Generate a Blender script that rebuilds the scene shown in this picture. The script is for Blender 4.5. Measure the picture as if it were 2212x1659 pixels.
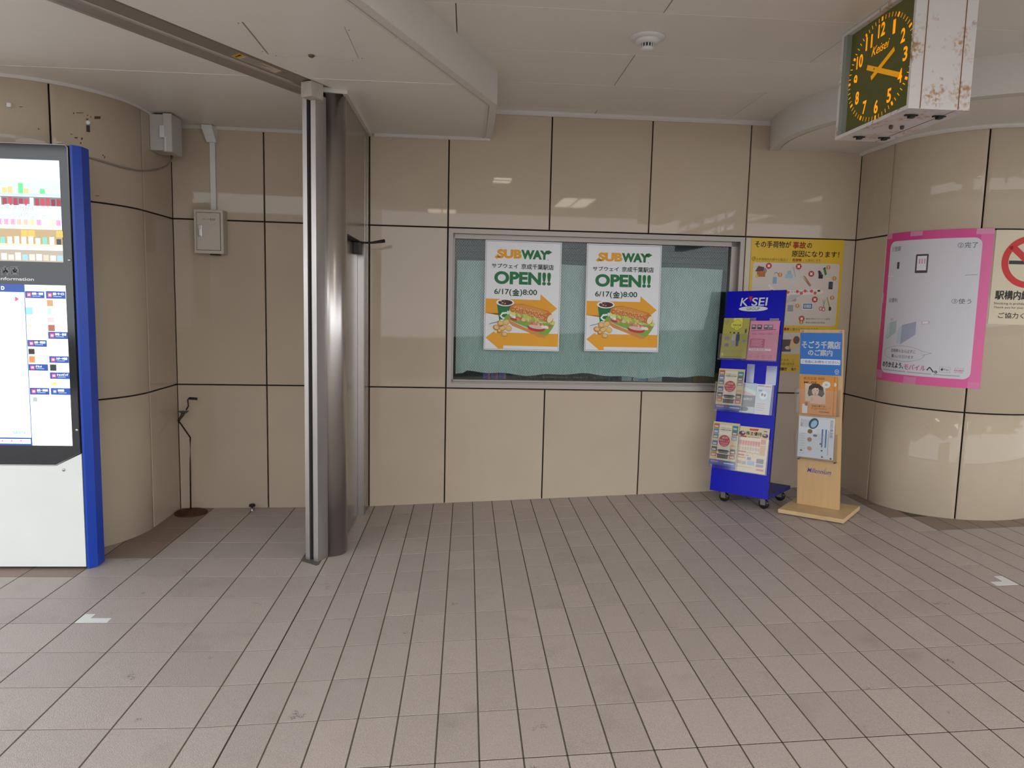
import bpy, bmesh, math, random
from mathutils import Vector, Matrix
random.seed(7)
for o in list(bpy.data.objects): bpy.data.objects.remove(o)
SC = bpy.context.scene
COL = SC.collection

# ------------------------------------------------------------------ camera
F = 1584.97; CX, CY = 1106.0, 829.5
CAM = Vector((0.98122, -4.42815, 1.59613))
CR = Vector((0.9978753, -0.060761, 0.02351579)); CU = Vector((-0.01658912, 0.11208622, 0.99356)); CW = Vector((0.06300549, 0.99183909, -0.11084009))
cd = bpy.data.cameras.new('camera'); co = bpy.data.objects.new('camera', cd); COL.objects.link(co)
cd.sensor_fit = 'HORIZONTAL'; cd.sensor_width = 36.0; cd.lens = F * 36.0 / 2212.0; cd.clip_start = 0.05; cd.clip_end = 200
m = Matrix.Identity(4)
for i in range(3): m[i][0], m[i][1], m[i][2], m[i][3] = CR[i], CU[i], -CW[i], CAM[i]
co.matrix_world = m
SC.camera = co

# ------------------------------------------------------------------ world and exposure
wd = bpy.data.worlds.new('world'); SC.world = wd; wd.use_nodes = True
bg = wd.node_tree.nodes['Background']; bg.inputs[0].default_value = (0.93, 0.965, 1.0, 1); bg.inputs[1].default_value = 3.0
vs = SC.view_settings; vs.view_transform = 'Standard'; vs.look = 'None'; vs.exposure = 0.0; vs.gamma = 1.0; vs.use_curve_mapping = False

# ------------------------------------------------------------------ pixel helpers (a pixel gives a direction; the plane gives the distance)
def ray(x, y): return CW + CR * ((x - CX) / F) - CU * ((y - CY) / F)
def onplane(x, y, n, d0):
    n = Vector(n); d = ray(x, y); return CAM + d * ((d0 - n.dot(CAM)) / n.dot(d))
SL = 0.04857
def pflat(x, y, z=0.0): return onplane(x, y, (0, 0, 1), z)
def pramp(x, y, dz=0.0): return onplane(x, y, (-SL, 0, 1), dz)
def pj(P):
    X = Vector(P) - CAM; z = X.dot(CW)
    return (CX + F * X.dot(CR) / z, CY - F * X.dot(CU) / z, z)

# ------------------------------------------------------------------ materials
def lin(c):
    c = c / 255.0
    return c / 12.92 if c <= 0.04045 else ((c + 0.055) / 1.055) ** 2.4
def hexlin(h):
    h = h.lstrip('#'); return tuple(lin(int(h[i:i + 2], 16)) for i in (0, 2, 4)) + (1.0,)
MATS = {}
def mat(name, col, rough=0.5, metal=0.0, spec=0.5, var=0.0, scale=8.0, bump=0.0, bscale=200.0, emit=0.0, rnd=0.0, stretch=None):
    """Principled material; var = brightness variation by noise, rnd = per-object variation, bump = fine relief."""
    if name in MATS: return MATS[name]
    ma = bpy.data.materials.new(name); ma.use_nodes = True; nt = ma.node_tree; b = nt.nodes['Principled BSDF']
    c = hexlin(col) if isinstance(col, str) else tuple(col) + (1.0,)
    b.inputs['Base Color'].default_value = c; b.inputs['Roughness'].default_value = rough; b.inputs['Metallic'].default_value = metal
    b.inputs['Specular IOR Level'].default_value = spec
    if emit > 0:
        b.inputs['Emission Color'].default_value = c; b.inputs['Emission Strength'].default_value = emit
    if var > 0 or rnd > 0 or bump > 0:
        tc = nt.nodes.new('ShaderNodeTexCoord'); src = tc.outputs['Object']
        if rnd > 0:
            oi = nt.nodes.new('ShaderNodeObjectInfo'); ad = nt.nodes.new('ShaderNodeVectorMath'); ad.operation = 'ADD'
            sc_ = nt.nodes.new('ShaderNodeMath'); sc_.operation = 'MULTIPLY'; sc_.inputs[1].default_value = 37.0
            nt.links.new(oi.outputs['Random'], sc_.inputs[0]); nt.links.new(src, ad.inputs[0]); nt.links.new(sc_.outputs[0], ad.inputs[1]); src = ad.outputs[0]
        if stretch:
            mp = nt.nodes.new('ShaderNodeMapping'); mp.inputs['Scale'].default_value = stretch; nt.links.new(src, mp.inputs[0]); src = mp.outputs[0]
        hs = nt.nodes.new('ShaderNodeHueSaturation'); hs.inputs['Color'].default_value = c; val = None
        if var > 0:
            n1 = nt.nodes.new('ShaderNodeTexNoise'); n1.inputs['Scale'].default_value = scale; n1.inputs['Detail'].default_value = 5; nt.links.new(src, n1.inputs['Vector'])
            mr = nt.nodes.new('ShaderNodeMapRange'); mr.inputs[1].default_value = 0.3; mr.inputs[2].default_value = 0.7; mr.inputs[3].default_value = 1 - var; mr.inputs[4].default_value = 1 + var
            nt.links.new(n1.outputs['Fac'], mr.inputs[0]); val = mr.outputs[0]
        if rnd > 0:
            mr2 = nt.nodes.new('ShaderNodeMapRange'); mr2.inputs[3].default_value = 1 - rnd; mr2.inputs[4].default_value = 1 + rnd
            nt.links.new(oi.outputs['Random'], mr2.inputs[0])
            if val is None: val = mr2.outputs[0]
            else:
                mm = nt.nodes.new('ShaderNodeMath'); mm.operation = 'MULTIPLY'; nt.links.new(val, mm.inputs[0]); nt.links.new(mr2.outputs[0], mm.inputs[1]); val = mm.outputs[0]
        if val is not None:
            nt.links.new(val, hs.inputs['Value']); nt.links.new(hs.outputs[0], b.inputs['Base Color'])
        if bump > 0:
            n2 = nt.nodes.new('ShaderNodeTexNoise'); n2.inputs['Scale'].default_value = bscale; n2.inputs['Detail'].default_value = 3; nt.links.new(src, n2.inputs['Vector'])
            bp = nt.nodes.new('ShaderNodeBump'); bp.inputs['Strength'].default_value = bump; bp.inputs['Distance'].default_value = 0.002
            nt.links.new(n2.outputs['Fac'], bp.inputs['Height']); nt.links.new(bp.outputs[0], b.inputs['Normal'])
    MATS[name] = ma; return ma
def add_spots(ma, col, scale=3.0, lo=0.62, hi=0.70, fine=None, amount=0.8):
    """Stains with a shape of their own: mixes col over the base colour where a noise is high."""
    nt = ma.node_tree; b = nt.nodes['Principled BSDF']; inp = b.inputs['Base Color']
    tc = nt.nodes.new('ShaderNodeTexCoord'); src = tc.outputs['Object']
    oi = nt.nodes.new('ShaderNodeObjectInfo'); ad = nt.nodes.new('ShaderNodeVectorMath'); ad.operation = 'ADD'
    ml = nt.nodes.new('ShaderNodeMath'); ml.operation = 'MULTIPLY'; ml.inputs[1].default_value = 53.0
    nt.links.new(oi.outputs['Random'], ml.inputs[0]); nt.links.new(src, ad.inputs[0]); nt.links.new(ml.outputs[0], ad.inputs[1])
    n = nt.nodes.new('ShaderNodeTexNoise'); n.inputs['Scale'].default_value = scale; n.inputs['Detail'].default_value = 6; n.inputs['Roughness'].default_value = 0.6
    nt.links.new(ad.outputs[0], n.inputs['Vector'])
    mr = nt.nodes.new('ShaderNodeMapRange'); mr.inputs[1].default_value = lo; mr.inputs[2].default_value = hi; mr.inputs[4].default_value = amount; nt.links.new(n.outputs['Fac'], mr.inputs[0])
    fac = mr.outputs[0]
    if fine:
        n3 = nt.nodes.new('ShaderNodeTexNoise'); n3.inputs['Scale'].default_value = fine; n3.inputs['Detail'].default_value = 3; nt.links.new(ad.outputs[0], n3.inputs['Vector'])
        m3 = nt.nodes.new('ShaderNodeMapRange'); m3.inputs[1].default_value = 0.45; m3.inputs[2].default_value = 0.6; nt.links.new(n3.outputs['Fac'], m3.inputs[0])
        mu = nt.nodes.new('ShaderNodeMath'); mu.operation = 'MULTIPLY'; nt.links.new(fac, mu.inputs[0]); nt.links.new(m3.outputs[0], mu.inputs[1]); fac = mu.outputs[0]
    mx = nt.nodes.new('ShaderNodeMix'); mx.data_type = 'RGBA'
    if inp.is_linked: nt.links.new(inp.links[0].from_socket, mx.inputs['A'])
    else: mx.inputs['A'].default_value = inp.default_value
    mx.inputs['B'].default_value = hexlin(col); nt.links.new(fac, mx.inputs['Factor']); nt.links.new(mx.outputs['Result'], inp)
    return ma
def paper(c): return mat('print_' + c, c, 0.45, spec=0.35)
def glow(c, s): return mat('screen_%s_%s' % (c, s), c, 0.3, emit=s)
def clear(name, tint='#f4f8f8', refl=0.12, haze=0.06):
    """Clear sheet: mostly transparent, a little gloss, a little haze."""
    if name in MATS: return MATS[name]
    ma = bpy.data.materials.new(name); ma.use_nodes = True; nt = ma.node_tree; nt.nodes.clear()
    out = nt.nodes.new('ShaderNodeOutputMaterial'); tr = nt.nodes.new('ShaderNodeBsdfTransparent'); tr.inputs[0].default_value = hexlin(tint)
    gl = nt.nodes.new('ShaderNodeBsdfGlossy'); gl.inputs['Roughness'].default_value = 0.06
    df = nt.nodes.new('ShaderNodeBsdfDiffuse'); df.inputs[0].default_value = (0.75, 0.78, 0.8, 1)
    m1 = nt.nodes.new('ShaderNodeMixShader'); m1.inputs[0].default_value = haze; nt.links.new(tr.outputs[0], m1.inputs[1]); nt.links.new(df.outputs[0], m1.inputs[2])
    lw = nt.nodes.new('ShaderNodeLayerWeight'); lw.inputs[0].default_value = 0.35
    ml = nt.nodes.new('ShaderNodeMath'); ml.operation = 'MULTIPLY_ADD'; ml.inputs[1].default_value = 0.5; ml.inputs[2].default_value = refl * 0.5; nt.links.new(lw.outputs['Fresnel'], ml.inputs[0])
    m2 = nt.nodes.new('ShaderNodeMixShader'); nt.links.new(ml.outputs[0], m2.inputs[0]); nt.links.new(m1.outputs[0], m2.inputs[1]); nt.links.new(gl.outputs[0], m2.inputs[2])
    nt.links.new(m2.outputs[0], out.inputs[0]); MATS[name] = ma; return ma

M_STONE = add_spots(mat('beige_stone_panel', (0.485, 0.400, 0.302), 0.03, spec=0.27, var=0.035, scale=2.5, rnd=0.035), '#6a5334', 2.2, 0.70, 0.8, fine=60, amount=0.5)
M_JOINT = mat('dark_joint', '#1a120c', 0.9)
M_TILE = add_spots(add_spots(mat('pinkish_grey_floor_tile', (0.40, 0.347, 0.320), 0.42, spec=0.4, var=0.20, scale=280, bump=1.0, bscale=260, rnd=0.05), '#2f2925', 8.0, 0.67, 0.72, fine=170, amount=0.75), '#4b3d30', 3.0, 0.58, 0.85, amount=0.30)
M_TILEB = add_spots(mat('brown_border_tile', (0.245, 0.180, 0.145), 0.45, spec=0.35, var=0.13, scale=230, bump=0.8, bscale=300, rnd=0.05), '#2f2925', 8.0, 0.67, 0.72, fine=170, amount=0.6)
M_GROUT = mat('grey_green_grout', '#524f41', 0.9, var=0.15, scale=20)
M_GROUT2 = mat('brown_grey_grout', '#544c40', 0.9, var=0.2, scale=20)
M_JDARK = mat('brown_movement_joint', '#33261a', 0.9, var=0.2, scale=30)
M_CEIL = mat('off_white_ceiling_panel', (0.74, 0.71, 0.655), 0.30, spec=0.4, var=0.02, scale=1.5, rnd=0.015)
M_TRIM = mat('white_painted_trim', (0.62, 0.595, 0.55), 0.35)
M_STEEL = mat('brushed_stainless_steel', (0.50, 0.47, 0.45), 0.30, metal=1.0, var=0.06, scale=6, stretch=(1, 1, 0.06))
M_STEELD = mat('dull_stainless_sheet', (0.40, 0.36, 0.34), 0.26, metal=1.0, var=0.05, scale=3)
M_ALU = mat('aluminium_frame', (0.30, 0.265, 0.24), 0.42, metal=0.6)
M_BLACK = mat('black_rubber', '#111010', 0.6)
M_WHITE = mat('white_enamel', (0.70, 0.69, 0.67), 0.4)
M_GREYPLAST = mat('light_grey_plastic', (0.52, 0.49, 0.47), 0.45)
M_CREAM = mat('cream_enamel', (0.54, 0.48, 0.41), 0.4)
M_CLEAR = clear('clear_acrylic', tint='#ffffff', refl=0.03, haze=0.01)

# ------------------------------------------------------------------ mesh helpers
class MB:
    def __init__(s): s.v = []; s.f = []; s.mi = []; s.sm = []
    def add(s, vs, fs, m=0, smooth=False):
        b = len(s.v); s.v += [Vector(p) for p in vs]
        for q in fs: s.f.append([b + i for i in q]); s.mi.append(m); s.sm.append(smooth)
        return s
    def box(s, x0, x1, y0, y1, z0, z1, m=0):
        return s.add([(x0, y0, z0), (x1, y0, z0), (x1, y1, z0), (x0, y1, z0), (x0, y0, z1), (x1, y0, z1), (x1, y1, z1), (x0, y1, z1)],
                     [(0, 3, 2, 1), (4, 5, 6, 7), (0, 1, 5, 4), (1, 2, 6, 5), (2, 3, 7, 6), (3, 0, 4, 7)], m)
    def fbox(s, fn, a0, a1, b0, b1, c0, c1, m=0):
        """box in a mapped frame fn(a,b,c)"""
        P = [(a0, b0, c0), (a1, b0, c0), (a1, b1, c0), (a0, b1, c0), (a0, b0, c1), (a1, b0, c1), (a1, b1, c1), (a0, b1, c1)]
        return s.add([fn(*p) for p in P], [(0, 3, 2, 1), (4, 5, 6, 7), (0, 1, 5, 4), (1, 2, 6, 5), (2, 3, 7, 6), (3, 0, 4, 7)], m)
    def prism(s, poly, z0, z1, m=0, fn=None, smooth=False):
        n = len(poly); fn = fn or (lambda x, y, z: (x, y, z))
        vs = [fn(x, y, z0) for x, y in poly] + [fn(x, y, z1) for x, y in poly]
        b = len(s.v); s.v += [Vector(p) for p in vs]
        s.f.append([b + i for i in range(n)][::-1]); s.mi.append(m); s.sm.append(False)
        s.f.append([b + n + i for i in range(n)]); s.mi.append(m); s.sm.append(False)
        for i in range(n):
            j = (i + 1) % n; s.f.append([b + i, b + j, b + n + j, b + n + i]); s.mi.append(m); s.sm.append(smooth)
        return s
    def tube(s, path, r, n=10, m=0):
        P = [Vector(p) for p in path]; rings = []
        for i, p in enumerate(P):
            t = (P[min(i + 1, len(P) - 1)] - P[max(i - 1, 0)]).normalized()
            a = t.cross(Vector((0, 0, 1)));
            if a.length < 1e-3: a = t.cross(Vector((0, 1, 0)))
            a.normalize(); b = t.cross(a).normalized()
            rr = r[i] if isinstance(r, (list, tuple)) else r
            rings.append([p + (a * math.cos(2 * math.pi * k / n) + b * math.sin(2 * math.pi * k / n)) * rr for k in range(n)])
        vs = [q for g in rings for q in g]; fs = []
        for i in range(len(P) - 1):
            for k in range(n): fs.append((i * n + k, i * n + (k + 1) % n, (i + 1) * n + (k + 1) % n, (i + 1) * n + k))
        s.add(vs, fs, m, True); b = len(s.v) - len(vs)
        for g in (0, len(P) - 1): s.f.append([b + g * n + k for k in range(n)]); s.mi.append(m); s.sm.append(False)
        return s
    def lathe(s, c, prof, n=24, m=0, ax='z'):
        vs = []; fs = []
        for r, h in prof:
            for k in range(n):
                a = 2 * math.pi * k / n; p = (r * math.cos(a), r * math.sin(a), h)
                if ax == 'y': p = (p[0], p[2], p[1])
                if ax == 'x': p = (p[2], p[0], p[1])
                vs.append((c[0] + p[0], c[1] + p[1], c[2] + p[2]))
        for i in range(len(prof) - 1):
            for k in range(n): fs.append((i * n + k, i * n + (k + 1) % n, (i + 1) * n + (k + 1) % n, (i + 1) * n + k))
        s.add(vs, fs, m, True); b = len(s.v) - len(vs)
        for g in (0, len(prof) - 1):
            if prof[g][0] > 1e-5: s.f.append([b + g * n + k for k in range(n)]); s.mi.append(m); s.sm.append(False)
        return s
    def mesh(s, name, mats, off=Vector((0, 0, 0))):
        me = bpy.data.meshes.new(name); me.from_pydata([tuple(p - off) for p in s.v], [], s.f)
        mats = mats if isinstance(mats, (list, tuple)) else [mats]
        for q in mats: me.materials.append(q)
        for p, mi, sm in zip(me.polygons, s.mi, s.sm): p.material_index = mi; p.use_smooth = sm
        bm = bmesh.new(); bm.from_mesh(me); bmesh.ops.recalc_face_normals(bm, faces=bm.faces); bm.to_mesh(me); bm.free()
        return me
    def build(s, name, mats, parent=None):
        """one mesh object; top level: origin at the base of its bounding box; child: relative to its (translated only) parents"""
        if parent is None:
            xs = [p.x for p in s.v]; ys = [p.y for p in s.v]; zs = [p.z for p in s.v]
            off = Vector(((min(xs) + max(xs)) / 2, (min(ys) + max(ys)) / 2, min(zs)))
            o = bpy.data.objects.new(name, s.mesh(name, mats, off)); o.location = off
        else:
            o = bpy.data.objects.new(name, s.mesh(name, mats, woff(parent))); o.parent = parent
        COL.objects.link(o); return o
def woff(o):
    v = Vector((0, 0, 0))
    while o is not None: v += o.location; o = o.parent
    return v
def empty(name, loc):
    o = bpy.data.objects.new(name, None); o.location = loc; o.empty_display_size = 0.1; COL.objects.link(o); return o
def tag(o, label, cat, group=None):
    o['label'] = label; o['category'] = cat
    if group: o['group'] = group
    return o
def struct(o, label=None):
    o['kind'] = 'structure'
    if label: o['label'] = label
    return o
def bevel(o, w=0.003, seg=2):
    md = o.modifiers.new('bevel', 'BEVEL'); md.width = w; md.segments = seg; md.limit_method = 'ANGLE'; md.angle_limit = math.radians(40); return o

# flat prints: thin layers of coloured shapes on a sheet, in sheet coordinates (u right, v down, 0..1)
TXT = {}
def text_shape(body, bold=0.0, shear=0.0):
    key = (body, bold, shear)
    if key not in TXT:
        c = bpy.data.curves.new('t', 'FONT'); c.body = body; c.size = 1.0; c.resolution_u = 2 if any(ord(ch) > 0x2000 for ch in body) else 5; c.offset = bold; c.shear = shear
        o = bpy.data.objects.new('t', c); me = o.to_mesh()
        vs = [(p.co.x, p.co.y) for p in me.vertices]; fs = [tuple(p.vertices) for p in me.polygons]
        o.to_mesh_clear(); bpy.data.objects.remove(o); bpy.data.curves.remove(c)
        TXT[key] = (vs, fs)
    return TXT[key]
class Print:
    def __init__(s, W, H, mk=paper): s.W = W; s.H = H; s.mk = mk; s.sh = []
    def poly(s, pts, c, l=1): s.sh.append((pts, [tuple(range(len(pts)))], c, l)); return s
    def rect(s, u0, v0, u1, v1, c, l=1): return s.poly([(u0, v0), (u0, v1), (u1, v1), (u1, v0)], c, l)
    def rrect(s, u0, v0, u1, v1, r, c, l=1):
        ru, rv = r / s.W, r / s.H; pts = []
        for cx_, cy_, a0 in ((u1 - ru, v0 + rv, -90), (u1 - ru, v1 - rv, 0), (u0 + ru, v1 - rv, 90), (u0 + ru, v0 + rv, 180)):
            for k in range(6): a = math.radians(a0 + 18 * k); pts.append((cx_ + ru * math.cos(a), cy_ + rv * math.sin(a)))
        return s.poly(pts, c, l)
    def ell(s, cu, cv, ru, rv, c, l=1, n=24, rot=0):
        ca, sa = math.cos(math.radians(rot)), math.sin(math.radians(rot)); pts = []
        for k in range(n):
            a = 2 * math.pi * k / n; x, y = ru * s.W * math.cos(a), rv * s.H * math.sin(a)
            pts.append((cu + (x * ca - y * sa) / s.W, cv + (x * sa + y * ca) / s.H))
        return s.poly(pts, c, l)
    def ring(s, cu, cv, ru, rv, t, c, l=1, n=32):
        """ring of thickness t metres inside radius"""
        vs = []
        for k in range(n):
            a = 2 * math.pi * k / n; vs.append((cu + ru * math.cos(a), cv + rv * math.sin(a))); vs.append((cu + (ru - t / s.W) * math.cos(a), cv + (rv - t / s.H) * math.sin(a)))
        s.sh.append((vs, [(2 * k, 2 * ((k + 1) % n), 2 * ((k + 1) % n) + 1, 2 * k + 1) for k in range(n)], c, l)); return s
    def line(s, pts, w, c, l=1):
        P = [Vector((a * s.W, b * s.H)) for a, b in pts]
        L = []; R = []
        for i, p in enumerate(P):
            t = (P[min(i + 1, len(P) - 1)] - P[max(i - 1, 0)]); t = t.normalized() if t.length > 0 else Vector((1, 0)); nn = Vector((-t.y, t.x)) * (w / 2); L.append(p + nn); R.append(p - nn)
        vs = [(q.x / s.W, q.y / s.H) for q in L + R]; n = len(P)
        s.sh.append((vs, [(i, i + 1, n + i + 1, n + i) for i in range(n - 1)], c, l)); return s
    def frame(s, u0, v0, u1, v1, t, c, l=1):
        tu, tv = t / s.W, t / s.H
        s.rect(u0, v0, u1, v0 + tv, c, l); s.rect(u0, v1 - tv, u1, v1, c, l); s.rect(u0, v0 + tv, u0 + tu, v1 - tv, c, l); s.rect(u1 - tu, v0 + tv, u1, v1 - tv, c, l); return s
    def text(s, body, u0, v0, u1, v1, c, l=3, bold=0.0, shear=0.0, skew=0.0):
        if bold > 0 and any(ord(ch) > 0x2000 for ch in body):           # strokes thickened by shifted copies: outlines of dense signs stay intact
            b = bold * 1.2 * (v1 - v0); k = s.H / s.W
            for a_, c_ in ((-b * k, 0), (b * k, 0), (0, -b), (0, b)): s.text(body, u0 + a_, v0 + c_, u1 + a_, v1 + c_, c, l, 0.0, shear, skew)
            return s
        vs, fs = text_shape(body, bold, shear)
        if not vs: return s
        xs = [p[0] for p in vs]; ys = [p[1] for p in vs]; x0, x1, y0, y1 = min(xs), max(xs), min(ys), max(ys)
        pts = [(u0 + (x - x0) / (x1 - x0) * (u1 - u0), v1 - (y - y0) / (y1 - y0) * (v1 - v0)) for x, y in vs]
        if skew: pts = [(a, b + skew * (a - u0)) for a, b in pts]
        s.sh.append((pts, fs, c, l)); return s
    def texth(s, body, u0, v0, h, c, l=3, bold=0.0, shear=0.0, right=False, centre=False, squeeze=1.0):
        """text of given cap height h (metres), natural width"""
        vs, fs = text_shape(body, bold, shear); xs = [p[0] for p in vs]; ys = [p[1] for p in vs]
        k = h / (max(ys) - min(ys)); wdt = (max(xs) - min(xs)) * k * squeeze / s.W
        if right: u0 = u0 - wdt
        if centre: u0 = u0 - wdt / 2
        return s.text(body, u0, v0, u0 + wdt, v0 + h / s.H, c, l, bold, shear)
    def build(s, name, fn, parent, cuts=0, gap=0.0004):
        """fn(u, v, lift) -> point; lift in metres off the sheet"""
        cols = []; bm = bmesh.new()
        for pts, fs, c, l in s.sh:
            if c not in cols: cols.append(c)
            vv = [bm.verts.new((a, b, l * gap)) for a, b in pts]
            for q in fs:
                try:
                    fc = bm.faces.new([vv[i] for i in q]); fc.material_index = cols.index(c)
                except ValueError: pass
        if cuts:
            for k in range(1, cuts):
                bmesh.ops.bisect_plane(bm, geom=bm.verts[:] + bm.edges[:] + bm.faces[:], plane_co=(k / cuts, 0, 0), plane_no=(1, 0, 0))
        bmesh.ops.triangulate(bm, faces=[q for q in bm.faces if len(q.verts) > 4])
        off = woff(parent)
        ctr = Vector(fn(0.5, 0.5, 0)); nrm = Vector(fn(0.5, 0.5, 1)) - ctr
        for v in bm.verts: v.co = Vector(fn(v.co.x, v.co.y, v.co.z)) - off
        bm.normal_update()
        for q in bm.faces:
            if q.normal.dot(nrm) < 0 and not cuts: q.normal_flip()
        me = bpy.data.meshes.new(name); bm.to_mesh(me); bm.free()
        for c in cols: me.materials.append(s.mk(c))
        o = bpy.data.objects.new(name, me); o.parent = parent; COL.objects.link(o); return o
def plane_fn(tl, tr, bl):
    """sheet frame from three corners; the normal points to the side from which u runs right and v runs down"""
    tl, tr, bl = Vector(tl), Vector(tr), Vector(bl); U = tr - tl; V = bl - tl; N = V.cross(U).normalized()
    return lambda u, v, h=0.0: tl + U * u + V * v + N * h
def sheet_box(name, fn, t, m, parent, n=1):
    mb = MB()
    for i in range(n): mb.fbox(lambda a, b, c: fn(a, b, c), i / n, (i + 1) / n, 0, 1, -t, 0)
    return mb.build(name, m, parent)
def arcpts(c, R, a0, a1, n):
    return [(c[0] + R * math.cos(math.radians(a0 + (a1 - a0) * i / n)), c[1] + R * math.sin(math.radians(a0 + (a1 - a0) * i / n))) for i in range(n + 1)]

# ================================================================== THE SETTING
ZJ2, ZJ1, ZLOW, ZHI = 0.936, 2.136, 2.79, 2.99
# ---- floors: a level landing (300 mm tiles) and a ramp rising to the right (150 x 300 mm tiles)
def tile_mesh(name, w, d, c=0.0009, t=0.02, m=None):
    a, b = w / 2 - 0.0031, d / 2 - 0.0024
    vs = []
    for k, z in ((0, -t), (0, -c), (c, 0)):
        vs += [(-a + k, -b + k, z), (a - k, -b + k, z), (a - k, b - k, z), (-a + k, b - k, z)]
    fs = [(8, 9, 10, 11)]
    for l in (0, 4):
        for i in range(4): j = (i + 1) % 4; fs.append((l + i, l + j, l + 4 + j, l + 4 + i))
    return MB().add(vs, fs).mesh(name, m or M_TILE)
# landing
fl = MB(); fl.box(-20, 0.0, -25, 3.0, -0.12, -0.0014, 0)
floor = struct(fl.build('floor', M_GROUT2), 'level landing paved with square pinkish grey tiles')
TL3 = tile_mesh('tile', 0.3, 0.3); TLC = tile_mesh('tile', 0.3, 0.27); TL3B = tile_mesh('tile', 0.3, 0.3, m=M_TILEB); TLCB = tile_mesh('tile', 0.3, 0.27, m=M_TILEB)
def inframe(P, mg=40):
    x, y, z = pj(P); return z > 0.2 and -mg < x < 2212 + mg and -mg < y < 1659 + mg
rest = MB()
def raw_tile(mb, x, y, w, d, z=0.0):
    a, b = w / 2 - 0.0025, d / 2 - 0.0025; mb.add([(x - a, y - b, z), (x + a, y - b, z), (x + a, y + b, z), (x - a, y + b, z)], [(0, 1, 2, 3)])
fo = woff(floor)
for i in range(-20, 0):
    for j in range(-27, 4):
        cxx, cyy = (i + 0.5) * 0.3, (j + 0.5) * 0.3; d = 0.3
        if j == 3: cyy = 0.9 + 0.135; d = 0.27
        vis = cxx > -2.2 and any(inframe((cxx + a, cyy + b, 0)) for a in (-.15, 0, .15) for b in (-.15, .15)) and not (cxx < -1.2 and cyy > 0)
        if vis:
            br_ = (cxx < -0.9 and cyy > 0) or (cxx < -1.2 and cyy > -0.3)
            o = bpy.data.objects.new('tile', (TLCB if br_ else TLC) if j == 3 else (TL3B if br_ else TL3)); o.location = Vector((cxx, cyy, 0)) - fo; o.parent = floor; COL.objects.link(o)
        else: raw_tile(rest, cxx, cyy, 0.3, d)
o = rest.build('outer_tiles', M_TILE, floor); o['kind'] = 'stuff'
# ramp
RA = math.atan(SL)
ramp = bpy.data.objects.new('floor_ramp', MB().box(0.0, 18, -25, 1.6, -0.12, -0.0014).mesh('floor_ramp', M_GROUT)); ramp.rotation_euler = (0, -RA, 0); COL.objects.link(ramp)
struct(ramp, 'gentle ramp paved with narrow pinkish grey tiles')
RM = Matrix.Rotation(-RA, 4, 'Y')
def rw(x, y, z=0.0): return RM @ Vector((x, y, z))          # ramp frame -> world
TR3 = tile_mesh('tile', 0.15, 0.3); TRC = tile_mesh('tile', 0.15, 0.26); TR3B = tile_mesh('tile', 0.15, 0.3, m=M_TILEB)
cand = []; rest = MB()
for i in range(0, 56):
    for j in range(-27, 4):
        x, y, d = (i + 0.5) * 0.15, (j + 0.5) * 0.3, 0.3
        if j == 3: y, d = 0.9 + 0.13, 0.26
        W_ = rw(x, y); inpier = W_.x > 3.98 and (W_.y > 0.74 or math.hypot(W_.x - 4.58, W_.y - 0.742) < 0.56)
        if inframe(W_, 50) and not inpier:
            px, py, z = pj(W_); cand.append((z, x, y, d, j))
        elif not inpier: raw_tile(rest, x, y, 0.15, d)
cand.sort()
for k, (z, x, y, d, j) in enumerate(cand):
    if k < 300:
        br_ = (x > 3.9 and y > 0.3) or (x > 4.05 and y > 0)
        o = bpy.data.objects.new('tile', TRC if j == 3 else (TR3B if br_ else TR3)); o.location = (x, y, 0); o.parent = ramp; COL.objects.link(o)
    else: raw_tile(rest, x, y, 0.15, d)
o = bpy.data.objects.new('outer_tiles', rest.mesh('outer_tiles', M_TILE)); o.parent = ramp; o['kind'] = 'stuff'; COL.objects.link(o)
jm = MB()
for x in (0.15, 3.6): jm.box(x - 0.004, x + 0.004, -8, 1.15, -0.002, -0.0008)
jm.box(0, 8, -2.1 - 0.004, -2.1 + 0.004, -0.002, -0.0008)
o = bpy.data.objects.new('movement_joint', jm.mesh('movement_joint', M_JDARK)); o.parent = ramp; COL.objects.link(o)

# ---- wall cladding: stone panels with open dark joints
def panel(mb, fn, a0, a1, z0, z1, n=1, T=0.02, ch=0.0025, g=0.0048, m=0):
    """one cladding panel in a mapped frame fn(a along, d out of the wall, z)"""
    a0 += g; a1 -= g; z0 += g; z1 -= g
    cols = [(a0, T - ch)] + [(a0 + ch + (a1 - a0 - 2 * ch) * i / n, T) for i in range(n + 1)] + [(a1, T - ch)]
    vs = []
    for a, d in cols:
        e = T - ch; vs += [fn(a, 0, z0), fn(a, e, z0), fn(a, d, z0 + ch), fn(a, d, z1 - ch), fn(a, e, z1), fn(a, 0, z1)]
    fs = []
    for i in range(len(cols) - 1):
        for k in range(5): fs.append((6 * i + k, 6 * i + k + 1, 6 * i + 7 + k, 6 * i + 6 + k))
    fs += [tuple(range(6)), tuple(6 * (len(cols) - 1) + k for k in range(6))]
    b0 = len(mb.f); mb.add(vs, fs, m)
    if n > 1:
        for i in range(1, len(cols) - 2): mb.sm[b0 + 5 * i + 2] = True
    return mb
TH = 0.02
def WP(x, d, z): return Vector((x, 1.1216 + 0.0126 * x - d, z))          # back wall: face at d = 0
def LP(x, d, z): return Vector((x, 1.1429 + 0.051 * x - d, z))           # recessed stretch left of the steel pillar
def wfr(x, d, z): return WP(x, d - TH, z)
def lfr(x, d, z): return LP(x, d - TH, z)
WX0, WX1, WZ0, WZ1 = 0.831, 3.102, ZJ2, ZJ1                                # window opening
bk = MB()
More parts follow.
